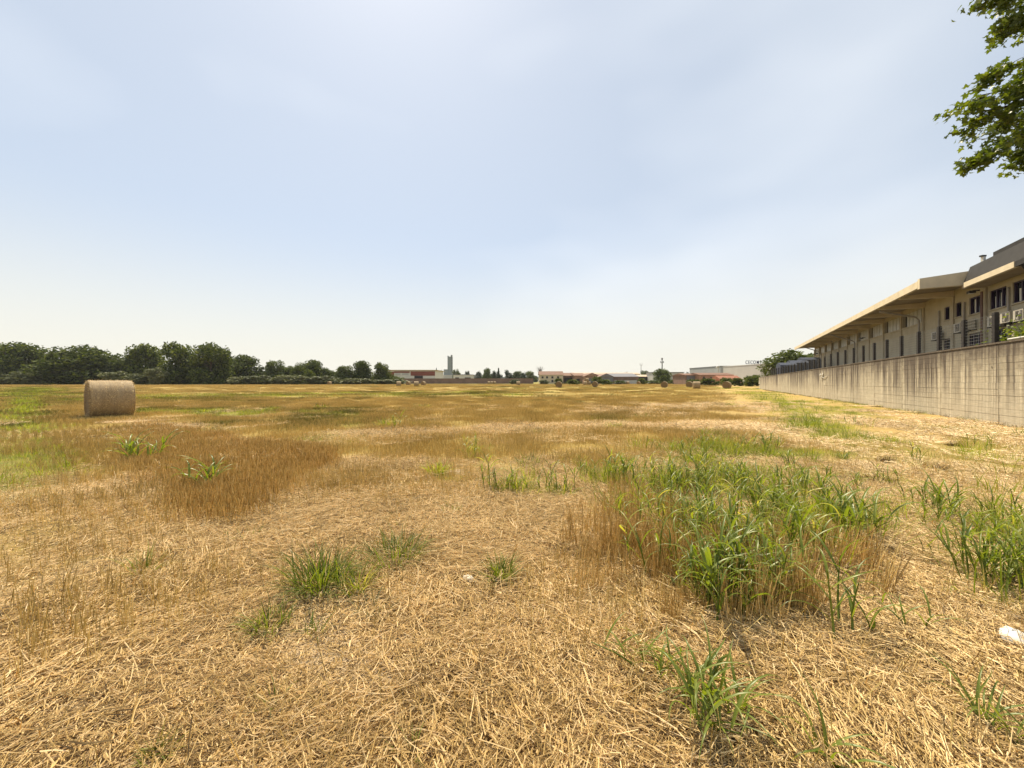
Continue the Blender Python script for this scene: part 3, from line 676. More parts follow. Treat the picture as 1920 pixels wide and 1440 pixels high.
# weather mast on the metal roof
am = thing('roof_camera', 'small white camera bracket on the edge of the dark metal roof', 'camera', bf(-5.9, .7, 7.0))
MB().box(-.07, .07, -.07, .07, 0, .34).build('bracket', white, am); MB().box(-.16, .10, -.08, .08, .342, .43).build('camera_body', lampm, am)
# air conditioning units
acm = plain('ac_housing', (.42, .38, .30), .08, 4, .5); acg = plain('ac_grille', (.10, .09, .085), .2, 20, .6)
for u, h, lab in ((-3.0, 3.35, 'air conditioning unit above the lower window left of the tall dark post'), (1.4, 3.1, 'air conditioning unit highest of those left of the small windows'), (-6.0, 3.2, 'air conditioning unit in the sun beside the green shrub'), (-7.25, 3.25, 'second sunlit air conditioning unit, right of its neighbour over the shrub'), (-8.4, 3.2, 'air conditioning unit at the right edge of the photo'), (-2.0, 3.3, 'dark sided air conditioning unit right beside the grey wall pipe')):
    t_ = thing('air_conditioner', lab, 'air conditioner', bf(u, .0, h), group='air conditioners on the office facade')
    MB().box(-.42, .42, .1, .42, 0, .6, f2).build('housing', acm, t_)
    g2 = MB().box(-.36, .2, .423, .435, .06, .54, f2)
    g2.build('fan_grille', acg, t_)
    rg = MB()
    for rr in (.08, .15, .22):
        pts = [f2(-.08 + rr * math.cos(q), .445, .3 + rr * math.sin(q)) for q in [k * math.pi / 8 for k in range(17)]]; rg.tube(pts, .008, 4, False)
    rg.build('fan_guard', acm, t_); MB().box(-.36, -.3, .003, .46, -.06, -.003, f2).box(.3, .36, .003, .46, -.06, -.003, f2).build('bracket', lampm, t_)
# bins / crates seen over the wall beside the facade
for u, w_, h_, c_, nm, lab in ((10.6, 1.1, 1.0, (.10, .12, .10), 'storage_cabinet', 'dark green grey cabinet against the facade behind the fence'), (6.8, .8, 1.25, (.12, .12, .10), 'storage_cabinet', 'narrow grey cabinet against the facade next to the drainpipe'), (2.4, 1.3, .5, (.07, .08, .07), 'waste_bin', 'low dark waste bin under the small office windows')):
    t_ = thing(nm, lab, nm.replace('_', ' '), bf(u, 1.0, -EYE)); mm = plain(nm, c_, .15, 4, .6); H_ = EYE + h_
    MB().box(-w_ / 2, w_ / 2, -.4, .4, 0, H_ - .06, f2).build('body', mm, t_); MB().box(-w_ / 2 - .03, w_ / 2 + .03, -.43, .43, H_ - .058, H_, f2).build('lid', mm, t_)
    MB().box(-.02, .02, .403, .42, H_ * .4, H_ * .6, f2).build('handle', lampm, t_)
# yard paving between wall and building
yd = plain('yard_asphalt', (.07, .068, .064), .2, 1.5, .9, .2)
b = MB(); b.quad(wf(-24, -.29, .03), wf(80, -.29, .03), bf(80, -24, .03 - EYE), bf(-30, -24, .03 - EYE)); b.mi = [0] * len(b.f)
tag(b.build('yard_pavement', yd), kind='structure')

# blue containers with tarpaulins beyond the warehouse
blue = plain('dark_blue_paint', (.018, .028, .075), .25, 2, .5); tarp = plain('grey_blue_tarpaulin', (.045, .055, .085), .15, 1, .7); rust = plain('rust', (.14, .08, .05), .3, 3)
for i, (r, d, hh, ln, lab) in enumerate(((.712, 60, 4.1, 2.2, 'leftmost low dark blue skip container behind the fence'), (.740, 61, 4.5, 2.4, 'dark blue skip container with a grey tarpaulin left of the tallest'), (.770, 63, 5.1, 2.6, 'tallest dark blue skip container next to the warehouse end'))):
    t_ = thing('skip_container', lab, 'container', (r * d, d, .03), R(-20), 'blue containers behind the fence')
    MB().box(-ln / 2, ln / 2, -1.2, 1.2, .15, hh - .5).build('body', blue, t_)
    for k in range(5):
        x = -ln / 2 + .15 + k * (ln - .3) / 4; MB().box(x - .06, x + .06, -1.3, -1.203, .15, hh - .3).build('rib', blue, t_)
    tb = MB(); sec_ = [(-1.2, hh - .5), (-1.15, hh - .2), (-.6, hh + .1), (0, hh + .22), (.6, hh + .1), (1.15, hh - .2), (1.2, hh - .5)]
    n = len(sec_); vs = [(-ln / 2, y, z_) for y, z_ in sec_] + [(ln / 2, y, z_) for y, z_ in sec_]
    tb.add(vs, [tuple(range(n)), tuple(range(2 * n - 1, n - 1, -1))] + [(k, k + 1, n + k + 1, n + k) for k in range(n - 1)]); tb.build('tarpaulin', tarp, t_)
    MB().box(-ln / 2 + .1, ln / 2 - .1, -.9, .9, 0, .148).build('skid', rust, t_)

# ------------------------------------------------------------ trees
def crown_mesh(name, mat, n, lobes, z0, seed, leaf=.03, cone=0, ragged=.25):
    r = random.Random(seed); V = []; Fc = []; Ls = []
    for i in range(lobes):
        t = (i + .5) / lobes; a = r.random() * 6.283
        zz = z0 + (1 - z0) * (.12 + .72 * t)
        wdt = .5 * math.sqrt(max(.04, 1 - (2 * t - .85) ** 2 / 1.5)) if not cone else .42 * (1 - t) + .03
        rr = wdt * r.uniform(.35, .78) if not cone else wdt * .4
        Ls.append((rr * math.cos(a), rr * math.sin(a), zz, r.uniform(.15, .27) * (1 if not cone else max(.25, 1.1 * (1 - t))), r.uniform(.12, .2) * (1 if not cone else .7)))
    for i in range(n):
        lx, ly, lz, lr, lh = r.choice(Ls)
        u = r.uniform(-1, 1); a = r.random() * 6.283; q = math.sqrt(1 - u * u); rad = r.random() ** .45 * (1 + (ragged * r.random() if r.random() < .2 else 0))
        x, y, z_ = lx + lr * q * math.cos(a) * rad, ly + lr * q * math.sin(a) * rad, lz + lh * u * rad
        if z_ < .01: z_ = .01 + r.random() * .03
        z_ = min(z_, 1.02)
        s_ = leaf * r.uniform(.6, 1.5); N = len(V)
        t1 = Vector((r.gauss(0, 1), r.gauss(0, 1), r.gauss(0, .6))).normalized(); t2 = t1.cross(Vector((r.gauss(0, 1), r.gauss(0, 1), r.gauss(0, 1)))).normalized()
        c0 = Vector((x, y, z_))
        V += [tuple(c0 - t1 * s_), tuple(c0 + t2 * s_ * .6), tuple(c0 + t1 * s_), tuple(c0 - t2 * s_ * .6)]; Fc.append((N, N + 1, N + 2, N + 3))
    b = MB(); b.v = V; b.f = Fc; b.mi = [0] * len(Fc); return b.mesh(name, mat, recalc=False)
def trunk_mesh(seed, z0, lobes=6):
    r = random.Random(seed); b = MB(); top = .75
    b.tube([(0, 0, -.01), (.01, .01, .2), (-.01, .0, .45), (.01, -.01, top)], [.03, .024, .018, .006], 7)
    for i in range(lobes):
        a = r.random() * 6.283; z_ = r.uniform(.2, .55); L = r.uniform(.22, .38)
        b.tube([(0, 0, z_), (math.cos(a) * L * .5, math.sin(a) * L * .5, z_ + .1), (math.cos(a) * L, math.sin(a) * L, z_ + .26)], [.012, .008, .003], 5)
    return b.mesh('trunk', M['bark'])
CR = {'dark': [crown_mesh('crown', M['crown'], 9500, 34, -.12, 10 + i, .026) for i in range(4)],
      'light': [crown_mesh('crown', M['crown_lt'], 5200, 26, -.10, 30 + i, .03) for i in range(3)],
      'far': [crown_mesh('crown', M['crown_dk'], 1500, 14, .05, 50 + i, .04) for i in range(3)],
      'cone': [crown_mesh('crown', M['crown_dk'], 2200, 22, .0, 70 + i, .03, 1) for i in range(2)],
      'trunked': [crown_mesh('crown', M['crown_lt'], 2600, 16, .25, 90 + i, .03) for i in range(2)]}
TR = [trunk_mesh(i, .1) for i in range(3)]
cnt = 0
def tree(x0, x1, ytop, d, kind, label, name='broadleaf_tree', group=None, depth=None):
    global cnt; cnt += 1
    cx = atd((x0 + x1) / 2, d); wdt = (x1 - x0) / F * d; h = hgt(ytop, d)
    o = thing(name, label, 'tree', (cx, d, -.05), random.random() * 6.28, group, (wdt * 1.02, (depth or wdt) * 1.02, h * 1.0))
    link('trunk', TR[cnt % 3], o); link('crown', CR[kind][cnt % len(CR[kind])], o)
    return o
EDGE = 'trees lining the far left edge of the field'
for a in (
    (-170, -30, 632, 172, 'dark', 'dark broad tree just left of the photo edge, part of the left tree line'),
    (-60, 22, 641, 170, 'dark', 'dark tree cut by the left edge of the photo'),
    (2, 92, 637, 172, 'dark', 'broad dark tree with feathery top, second from the left edge'),
    (86, 200, 643, 163, 'dark', 'wide round dark tree directly behind the big hay bale'),
    (172, 226, 661, 178, 'dark', 'low dark tree filling the dip right of the round tree'),
    (205, 262, 660, 172, 'light', 'lower lighter green tree between the round tree and the three tall ones'),
    (238, 308, 640, 174, 'dark', 'leftmost of the three tall trees, sky showing through its crown'),
    (302, 374, 639, 168, 'dark', 'middle one of the three tall dark trees'),
    (358, 434, 639, 166, 'dark', 'rightmost of the three tall dark trees'),
    (400, 455, 668, 176, 'light', 'yellowish green tree pressed behind the rightmost tall tree'),
    (424, 494, 661, 184, 'dark', 'medium dark tree sloping down right of the tall trees'),
    (494, 538, 673, 188, 'light', 'loose light green tree standing right of the sloping dark tree'),
    (532, 562, 684, 195, 'light', 'small pale tree in the gap left of the double crowned tree'),
    (546, 592, 679, 190, 'dark', 'left half of the double crowned tree group'),
    (566, 614, 671, 192, 'dark', 'taller right half of the double crowned tree group'),
    (568, 592, 691, 180, 'dark', 'small bushy tree standing in front of the double crowned group'),
    (600, 622, 689, 196, 'light', 'small light tree at the right foot of the double crowned group'),
    (626, 666, 683, 182, 'light', 'low bushy tree left of the two detached dark trees'),
    (654, 699, 673, 184, 'dark', 'larger of the two detached dark trees before the red roofed shed'),
    (699, 734, 678, 184, 'dark', 'last dark tree of the row, touching the long low factory')):
    tree(*a, name='broadleaf_tree', group=EDGE)
FAR = 'trees between and behind the distant buildings'
for a in (
    (812, 824, 688, 330, 'cone', 'small pointed tree left of the concrete tower'),
    (822, 832, 693, 330, 'far', 'small round tree at the foot of the concrete tower'),
    (847, 864, 692, 300, 'trunked', 'round tree on a bare trunk right of the concrete tower'),
    (870, 884, 694, 380, 'far', 'distant tree above the small white shed'),
    (888, 906, 695, 380, 'far', 'distant low tree behind the field wall'),
    (903, 922, 688, 300, 'light', 'tall pale green poplar left of the dark conifer'),
    (918, 932, 694, 310, 'far', 'small tree squeezed between poplar and dark conifer'),
    (926, 943, 687, 290, 'cone', 'dark pointed conifer standing out in the far tree line'),
    (942, 962, 693, 320, 'far', 'first rounded tree right of the dark conifer'),
    (958, 982, 694, 330, 'light', 'pale rounded tree in the middle of the far tree line'),
    (972, 990, 697, 300, 'far', 'dark round tree in front of the far tree line'),
    (982, 1006, 694, 335, 'light', 'last rounded tree left of the cream house'),
    (1198, 1220, 693, 330, 'light', 'leafy tree beside the thin antenna mast'),
    (1165, 1182, 697, 340, 'far', 'low distant tree above the grey shed roof'),
    (1225, 1262, 689, 215, 'light', 'large round tree in front of the telephone mast'),
    (1235, 1253, 702, 200, 'light', 'small round bush tree before the large round one'),
    (1272, 1290, 702, 210, 'far', 'dark small tree left of the brown barn'),
    (1284, 1296, 697, 300, 'far', 'tree crown above the left end of the brown barn'),
    (1296, 1312, 696, 300, 'light', 'yellowish tree crown above the brown barn'),
    (1336, 1343, 690, 260, 'cone', 'thin dark cypress left of the grey factory'),
    (1380, 1394, 696, 190, 'light', 'light tree in front of the grey factory'),
    (1415, 1428, 686, 190, 'dark', 'dark narrow tree before the end of the lettered factory'),
    (1402, 1434, 701, 120, 'light', 'light bushy tree at the far end of the concrete wall'),
    (1440, 1545, 652, 95, 'light', 'spreading light green tree behind the blue containers')):
    tree(*a, name='pine_tree' if 'conifer' in a[5] or 'cypress' in a[5] else 'broadleaf_tree', group=FAR)
# thicket closing the gaps behind the tree row
n = 46; tx = np.linspace(-330, -62, n) + rng.uniform(-3, 3, n); ty = 196 + rng.uniform(-5, 8, n) + (tx + 330) * .03
thk = scatter('thicket', [CR['dark'][0], CR['dark'][2]], np.stack([tx, ty, np.full(n, -.5)], -1), np.stack([np.zeros(n), np.zeros(n), rng.uniform(0, 6, n)], -1), np.stack([rng.uniform(13, 18, n), rng.uniform(13, 18, n), rng.uniform(6, 10, n) * np.clip((-30 - tx) / 60, .55, 1)], -1), rng.integers(0, 2, n), 'dark thicket filling the gaps behind the row of trees at left', 'thicket')
# bushes and hedges
HG = [crown_mesh('foliage', M['hedge'], 2200, 18, .0, 110 + i, .045, 0, .15) for i in range(3)]
GBm = [crown_mesh('foliage', M['crown'], 1500, 14, .0, 120 + i, .05, 0, .2) for i in range(2)]
def bush(x0, x1, ytop, d, label, kind=0, dep=None, name='bush'):
    global cnt; cnt += 1; wdt = (x1 - x0) / F * d; h = hgt(ytop, d)
    o = link(name, (HG if kind == 0 else GBm)[cnt % 2]); o.location = (atd((x0 + x1) / 2, d), d, -.1); o.scale = (wdt, dep or min(wdt, 8), h * 1.08)
    return tag(o, label, 'bush', 'bushes along the far edge of the field')
for a in ((-80, 35, 700, 160, 'long bramble thicket at the left edge of the photo'), (10, 92, 696, 158, 'grey green bramble thicket left of the round tree'), (190, 250, 697, 158, 'bramble thicket showing just right of the big hay bale'),
          (235, 290, 700, 157, 'flat topped bramble between big bale and tall trees'), (276, 310, 690, 156, 'upright grey bush at the foot of the leftmost tall tree'), (425, 470, 706, 160, 'pale grassy thicket right of the tall trees'),
          (452, 520, 704, 162, 'long low bramble under the loose light tree'), (505, 580, 703, 164, 'long low bramble under the double crowned trees'), (565, 640, 705, 166, 'low bramble behind the half hidden bale'),
          (635, 700, 709, 172, 'low scrub under the two detached trees'), (700, 770, 711, 175, 'low scrub below the factory wall'), (955, 975, 711, 190, 'small dark bush left of the lone bale'), (1010, 1030, 712, 190, 'small bush before the cream house')):
    bush(*a)
for a in ((1038, 1056, 709, 150, 'dark bush behind the large round bale by the cream house'), (1062, 1090, 711, 165, 'dark bush before the red roofed shed'), (1107, 1132, 706, 150, 'dense dark bush between the gabled barns'), (1125, 1150, 711, 160, 'low bush behind the round bale before the barns'),
          (1150, 1175, 713, 175, 'low dark bush left of the white shed wall'), (1195, 1214, 709, 180, 'dark bush right of the white shed wall'), (1212, 1240, 713, 190, 'low green scrub before the large round tree'), (1255, 1285, 711, 185, 'low green scrub right of the large round tree'),
          (1285, 1318, 711, 130, 'scrub behind the pair of bales'), (1312, 1350, 709, 128, 'dark bush in front of the brick coloured barn'), (1348, 1376, 708, 124, 'dark bush right behind the rightmost bale'), (1370, 1400, 708, 118, 'dark bush below the orange tiled roof'), (1392, 1428, 705, 110, 'tall scrub near the far end of the concrete wall')):
    bush(*a, kind=1)
# far-off wood that closes the horizon
V = MB(); wdm = crown_mesh('far_wood', M['crown_dk'], 1400, 12, 0, 140, .05)
pts = []; 
for i in range(230):
    x = -1100 + i * 9.6 + random.uniform(-4, 4); pts.append((x, 620 + random.uniform(-40, 60), -.5))
pts = np.array(pts); n = len(pts)
scatter('far_wood', [wdm], pts, np.stack([np.zeros(n), np.zeros(n), rng.uniform(0, 6, n)], -1), np.stack([rng.uniform(14, 24, n), rng.uniform(14, 24, n), rng.uniform(9, 15, n)], -1), np.zeros(n, int), 'low hazy wood closing the horizon beyond all buildings', 'wood')

# ------------------------------------------------------------ distant buildings
pal = {'white': plain('white_render', (.62, .60, .54), .06, .3), 'cream': plain('cream_render', (.52, .44, .32), .08, .3), 'grey': plain('grey_cladding', (.34, .35, .36), .08, .2),
       'bluegrey': plain('blue_grey_concrete', (.24, .27, .28), .08, .2), 'redp': plain('dark_red_panel', (.22, .07, .05), .2, .3), 'tile': plain('terracotta_tiles', (.17, .095, .065), .2, 1.2), 'tile2': plain('orange_tiles', (.27, .115, .07), .15, 1.2),
       'brown': plain('brown_sheet', (.20, .13, .10), .2, .5), 'tan': plain('tan_roof', (.42, .33, .24), .1, .3), 'brick': plain('brick_wall', (.30, .18, .12), .2, .8), 'dark': plain('dark_opening', (.035, .032, .035), .2, .4),
       'slate': plain('slate_sheet', (.16, .16, .18), .1, .4), 'lgrey': plain('light_grey_cladding', (.46, .45, .43), .06, .2)}
def bld(name, label, x0, x1, yb_top, d, depth, wall_m, roof_m=None, ridge=None, gable='x', openings=(), eave=.4, flat=True, yaw=0, cat='building'):
    """x0..x1 photo columns, yb_top the photo row of the eaves, ridge row of the roof ridge; openings (fx0, fx1, fz0, fz1, name, mat)"""
    W = (x1 - x0) / F * d; H = hgt(yb_top, d); o = thing(name, label, cat, (atd((x0 + x1) / 2, d), d, -.02), yaw)
    MB().box(-W / 2, W / 2, 0, depth, 0, H).build('wall', pal[wall_m], o)
    if ridge is None:
        MB().box(-W / 2 - eave, W / 2 + eave, -eave, depth + eave, H + .01, H + .35).build('roof', pal[roof_m or 'tan'], o)
    else:
        Rz = hgt(ridge, d + (depth / 2 if gable == 'x' else 0)); b = MB(); e = eave
        if gable == 'x':  # ridge runs left-right
            vs = [(-W / 2 - e, -e, H - .1), (-W / 2 - e, depth + e, H - .1), (-W / 2 - e, depth / 2, Rz), (W / 2 + e, -e, H - .1), (W / 2 + e, depth + e, H - .1), (W / 2 + e, depth / 2, Rz)]
        else:
            vs = [(-W / 2 - e, -e, H - .1), (W / 2 + e, -e, H - .1), (0, -e, Rz), (-W / 2 - e, depth + e, H - .1), (W / 2 + e, depth + e, H - .1), (0, depth + e, Rz)]
        b.add(vs, [(0, 1, 2), (3, 5, 4), (0, 3, 4, 1), (1, 4, 5, 2), (2, 5, 3, 0)]); rf = b.build('roof', pal[roof_m], o)
        if gable == 'y':
            MB().add if False else None
            g_ = MB(); g_.add([(-W / 2, -e - .03, H), (W / 2, -e - .03, H), (0, -e - .03, Rz - .4), (-W / 2, -e + .02, H), (W / 2, -e + .02, H), (0, -e + .02, Rz - .4)], [(0, 1, 2), (3, 5, 4), (0, 3, 4, 1), (1, 4, 5, 2), (2, 5, 3, 0)]); g_.build('gable_wall', pal[wall_m], o)
    for (a0, a1, z0, z1, nm, mm) in openings:
        p_ = MB().box(-W / 2 + W * a0, -W / 2 + W * a1, -.14, -.01, H * z0, H * z1).build(nm, pal[mm], o)
        if nm == 'window':
            MB().box(-W / 2 + W * a0 - .08, -W / 2 + W * a1 + .08, -.22, -.143, H * z0 - .14, H * z0 - .02).build('sill', pal['lgrey'], p_)
    return o
bld('factory', 'long low white factory with dark red upper band left of the tower', 716, 816, 694.5, 250, 30, 'white', 'tan', eave=1.0,
    openings=[(.12, .23, .63, .9, 'red_panel', 'redp'), (.23, .52, .82, .93, 'red_panel', 'redp'), (.25, .35, .66, .81, 'window', 'lgrey'), (.38, .5, .66, .81, 'window', 'lgrey'), (.54, .995, .6, .93, 'red_panel', 'redp'),
              (.13, .23, .22, .62, 'gate', 'dark'), (.61, .77, .2, .59, 'gate', 'dark')])
gw = MB().box(atd(735, 235), atd(1000, 235), 235, 235.4, 0, hgt(709.5, 235)); tag(gw.build('boundary_wall', pal['brown']), 'long low grey boundary wall before the factory and tower', 'wall')
# concrete tower
tw = thing('tower', 'tall slim pale grey concrete tower above the far roofs', 'tower', (atd(843.5, 320), 320, 0))
s_ = 320 / F
MB().box(-4.4 * s_, 4.0 * s_, 0, 4, 0, hgt(668.5, 320)).build('shaft', pal['bluegrey'], tw); MB().box(1.9 * s_, 4.2 * s_, -.4, 2, hgt(669, 320), hgt(665.5, 320)).build('lift_head', pal['bluegrey'], tw)
MB().box(-4.5 * s_, -3.0 * s_, -.2, 2, hgt(668.3, 320), hgt(667, 320)).build('parapet', pal['bluegrey'], tw)
MB().box(-11.5 * s_, -4.42 * s_, 0, 8, 0, hgt(692.5, 320)).build('lower_block', pal['bluegrey'], tw); MB().box(-12 * s_, 4.6 * s_, -1.2, -.01, 0, hgt(703, 320)).build('podium', pal['lgrey'], tw)
for k in range(9): MB().box(3.0 * s_, 3.7 * s_, -.12, -.003, 14 + k * 1.4 - 4, 14 + k * 1.4 - 3.3).build('window', pal['dark'], tw)
bld('shed', 'small white shed with grey roof right of the tower', 850, 886, 703, 290, 12, 'white', 'slate', openings=[(.1, .3, .1, .7, 'door', 'dark'), (.6, .9, .3, .7, 'window', 'dark')])
bld('house', 'cream two storey house with red tiled hipped roof', 1012, 1056, 702.5, 230, 10, 'cream', 'tile', 696, openings=[(.08, .16, .6, .82, 'window', 'dark'), (.27, .35, .6, .82, 'window', 'dark'), (.5, .58, .6, .82, 'window', 'dark'), (.74, .82, .6, .82, 'window', 'dark'), (.2, .32, .05, .42, 'door', 'white'), (.5, .58, .2, .42, 'window', 'dark'), (.74, .82, .2, .42, 'window', 'dark')])
bld('barn', 'red roofed open barn next to the cream house', 1057, 1078, 704, 235, 14, 'brown', 'tile', 699, openings=[(.05, .95, .05, .75, 'opening', 'dark')])
bld('barn', 'brown gabled barn left of the larger grey gable', 1078, 1100, 704, 225, 30, 'brick', 'tile', 699.5, openings=[(.1, .4, .05, .6, 'door', 'dark'), (.55, .85, .35, .7, 'window', 'tan')])
bld('barn', 'gabled barn with dark grey front wall in the middle of the farm', 1097, 1124, 705, 215, 40, 'brick', 'tile', 699, 'y', openings=[(.2, .8, .05, .7, 'door', 'slate')])
bld('barn', 'gabled barn with dark front and blue door right of the middle one', 1124, 1150, 706, 208, 40, 'slate', 'brown', 700, 'y', openings=[(.45, .75, .05, .6, 'door', 'bluegrey')])
bld('shed', 'long grey sheet metal shed right of the gabled barns', 1146, 1198, 706, 212, 25, 'brown', 'slate', 700, openings=[(.02, .98, .55, .95, 'panel', 'brown'), (.12, .96, .02, .5, 'low_wall', 'lgrey')] + [(.05 + k * .1, .06 + k * .1, .55, .96, 'post', 'slate') for k in range(9)])
bld('shed', 'long low tan roofed shed left of the large round tree', 1176, 1232, 706, 260, 20, 'dark', 'tan', 702.5)
bld('barn', 'row of old tan farm roofs behind the gabled barns', 1075, 1200, 701, 290, 16, 'brick', 'tan', 698.5)
bld('house', 'grey white house half hidden behind the large round tree', 1224, 1282, 698.5, 250, 12, 'lgrey', 'slate', openings=[(.7, .76, .55, .8, 'window', 'dark'), (.85, .91, .55, .8, 'window', 'dark'), (.7, .76, .15, .4, 'window', 'dark'), (.85, .91, .15, .4, 'window', 'dark')])
bld('barn', 'dark brown barn behind the pair of bales', 1286, 1313, 703, 170, 14, 'brown', 'tile', 700, openings=[(.05, .95, .3, .9, 'panel', 'slate')])
bld('farmhouse', 'brick coloured farmhouse with long low red roof', 1313, 1376, 702.5, 165, 12, 'brick', 'tile', 699, openings=[(.08, .13, .5, .8, 'window', 'dark'), (.3, .36, .45, .75, 'window', 'dark'), (.55, .6, .45, .75, 'window', 'dark'), (.6, .68, .05, .6, 'door', 'dark')])
bld('shed', 'low shed with bright orange tiled roof before the farmhouse', 1354, 1392, 712, 150, 9, 'brick', 'tile2', 704)
bld('factory', 'wide grey factory with faded panel carrying the rooftop letters', 1351, 1426, 687, 230, 40, 'grey', 'slate', eave=.2, openings=[(.12, .33, .62, .84, 'sign_panel', 'bluegrey'), (.16, .30, .66, .72, 'sign_panel', 'slate'), (.5, .66, .5, .62, 'canopy', 'lgrey'), (.4, .44, .2, .4, 'window', 'dark'), (.7, .74, .2, .4, 'window', 'dark')])
bld('factory', 'light grey factory block right of the lettered one, behind the fence', 1426, 1466, 683.5, 170, 30, 'lgrey', 'lgrey', eave=.1, openings=[(.28, .31, .45, .6, 'sign_panel', 'slate'), (.42, .45, .45, .72, 'sign_panel', 'slate'), (.45, .6, .68, .72, 'sign_panel', 'slate'), (.57, .6, .45, .68, 'sign_panel', 'slate')])
# rooftop lettering
d = 229.0
sg = thing('rooftop_sign', 'dark rooftop letters reading CECOMP on the grey factory', 'sign', (atd(1413, d), d, hgt(684, d)))
lm = plain('dark_blue_letters', (.02, .02, .06), .1, 1, .5); W_ = 31 / F * d; x = -W_ / 2; hh = 6.8 / F * d
wds = {'C': .78, 'E': .7, 'O': .98, 'M': 1.02, 'P': .72}
tot = sum(wds[c_] for c_ in 'CECOMP')
for c_ in 'CECOMP':
    cu = bpy.data.curves.new('letter', 'FONT'); cu.body = c_; cu.size = hh * 1.42; cu.extrude = .12; cu.align_x = 'CENTER'; cu.offset = .008
    to = bpy.data.objects.new('t', cu); dg = bpy.context.evaluated_depsgraph_get()
    C.objects.link(to); dg.update(); mm = bpy.data.meshes.new_from_object(to.evaluated_get(dg)); bpy.data.objects.remove(to)
    mm.materials.clear(); mm.materials.append(lm); mm.name = 'letter'
    ww = wds[c_] / tot * W_; lo = link('letter', mm, sg); lo.location = (x + ww / 2, 0, hgt(682.5, d) - hgt(684, d)); lo.rotation_euler = (R(90), 0, 0); lo.scale = (.64, 1, 1); lo['label'] = 'dark letter ' + c_; x += ww
sb = MB()
for k in range(9): sb.box(-W_ / 2 + k * W_ / 8 - .05, -W_ / 2 + k * W_ / 8 + .05, .15, .25, -1.6, .0)
sb.box(-W_ / 2, W_ / 2, .15, .25, -.12, .0).build('sign_frame', pal['lgrey'], sg)
# masts
ms = thing('antenna_mast', 'thin steel antenna mast with crossbar above the sheds', 'mast', (atd(1202, 300), 300, 0)); gm_ = plain('mast_steel', (.22, .22, .22), .1, 3, .5)
MB().tube([(0, 0, 0), (0, 0, hgt(684, 300))], [.3, .18], 6).build('pole', gm_, ms); MB().tube([(-1.0, 0, hgt(684.5, 300)), (1.0, 0, hgt(684.5, 300))], .12, 5).build('crossbar', gm_, ms)
for x in (-.8, .8): MB().tube([(x, 0, hgt(684.3, 300)), (x, 0, hgt(681, 300))], .1, 5).build('antenna', gm_, ms)
ms = thing('phone_mast', 'thick telephone mast with antenna cluster above the large round tree', 'mast', (atd(1241.5, 240), 240, 0))
MB().tube([(0, 0, 0), (0, 0, hgt(672, 240))], [.5, .3], 8).build('pole', gm_, ms)
MB().tube([(0, 0, hgt(680.5, 240)), (0, 0, hgt(679.8, 240))], [1.1, 1.1], 12).build('platform', gm_, ms)
for k in range(6):
    a = k * 1.047; x, y = math.cos(a), math.sin(a); MB().box(x * .9 - .12, x * .9 + .12, y * .9 - .12, y * .9 + .12, hgt(680, 240), hgt(677.0, 240)).build('antenna_panel', gm_, ms)
    if k % 2: MB().box(x * .42 - .12, x * .42 + .12, y * .42 - .12, y * .42 + .12, hgt(674.5, 240), hgt(671, 240)).build('antenna_panel', gm_, ms)
ch = thing('chimney_stack', 'curved white exhaust pipe at the left corner of the grey factory', 'exhaust pipe', (atd(1347, 225), 225, 0))
MB().tube([(0, 0, 0), (0, 0, hgt(690, 225)), (-.6, 0, hgt(688, 225))], .35, 7).build('pipe', pal['lgrey'], ch); MB().tube([(-1.2, 0, hgt(690, 225)), (-.6, 0, hgt(687.4, 225)), (.4, 0, hgt(686.8, 225))], .45, 7).build('cowl', pal['lgrey'], ch)
# bare tree behind the house
bt = thing('bare_tree', 'bare leafless treetop behind the cream house', 'tree', (atd(1012, 245), 245, 0)); b = MB(); H_ = hgt(686, 245)
rb = random.Random(5)
b.tube([(0, 0, 0), (0, 0, H_ * .6)], [.35, .2], 6); b.build('trunk', M['bark'], bt); b = MB()
for k in range(26):
    a = rb.random() * 6.28; z_ = H_ * rb.uniform(.35, .6); L = rb.uniform(1.2, 3.6); b.tube([(0, 0, z_), (math.cos(a) * L * .5, math.sin(a) * L * .5, z_ + (H_ - z_) * .5), (math.cos(a) * L, math.sin(a) * L, z_ + (H_ - z_) * rb.uniform(.7, 1))], [.12, .07, .03], 4)
b.build('branch', M['bark'], bt)

# ------------------------------------------------------------ hay bales
bm = NM('wrapped_straw'); OC = bm.obj(); sp = bm.n('ShaderNodeSeparateXYZ'); bm.l(OC, sp.inputs[0])
def bvec(a, b_, c_):
    x = bm.n('ShaderNodeCombineXYZ')
    for i, q in enumerate((a, b_, c_)): bm.l(bm.mul(sp.outputs[i], q), x.inputs[i])
    return x.outputs[0]
ln_ = bm.noise(1.0, 3, bvec(38, .6, .6), .6); br_ = bm.noise(1.0, 3, bvec(5, .5, .5)); sn_ = bm.noise(60, 4, OC, .7)
cc = bm.ramp(sn_, [(.3, (.13, .085, .04)), (.5, (.31, .225, .12)), (.7, (.60, .47, .28))])
cc = bm.mix(bm.rng(ln_, .4, .65, 0, .45), cc, (.15, .105, .065)); cc = bm.mix(bm.rng(br_, .35, .7, 0, .25), cc, (.36, .28, .19))
bm.color(cc); bm.bump(bm.mul(sn_, bm.mul(ln_, 1.5), 'ADD'), .35, .012); bm.b.inputs['Roughness'].default_value = .75; bm.b.inputs['Specular IOR Level'].default_value = .25
em = NM('bale_end_straw'); OC = em.obj(); s2 = em.n('ShaderNodeSeparateXYZ'); em.l(OC, s2.inputs[0])
rad = em.n('ShaderNodeVectorMath', operation='LENGTH'); cx_ = em.n('ShaderNodeCombineXYZ'); em.l(s2.outputs[1], cx_.inputs[1]); em.l(s2.outputs[2], cx_.inputs[2]); em.l(cx_.outputs[0], rad.inputs[0])
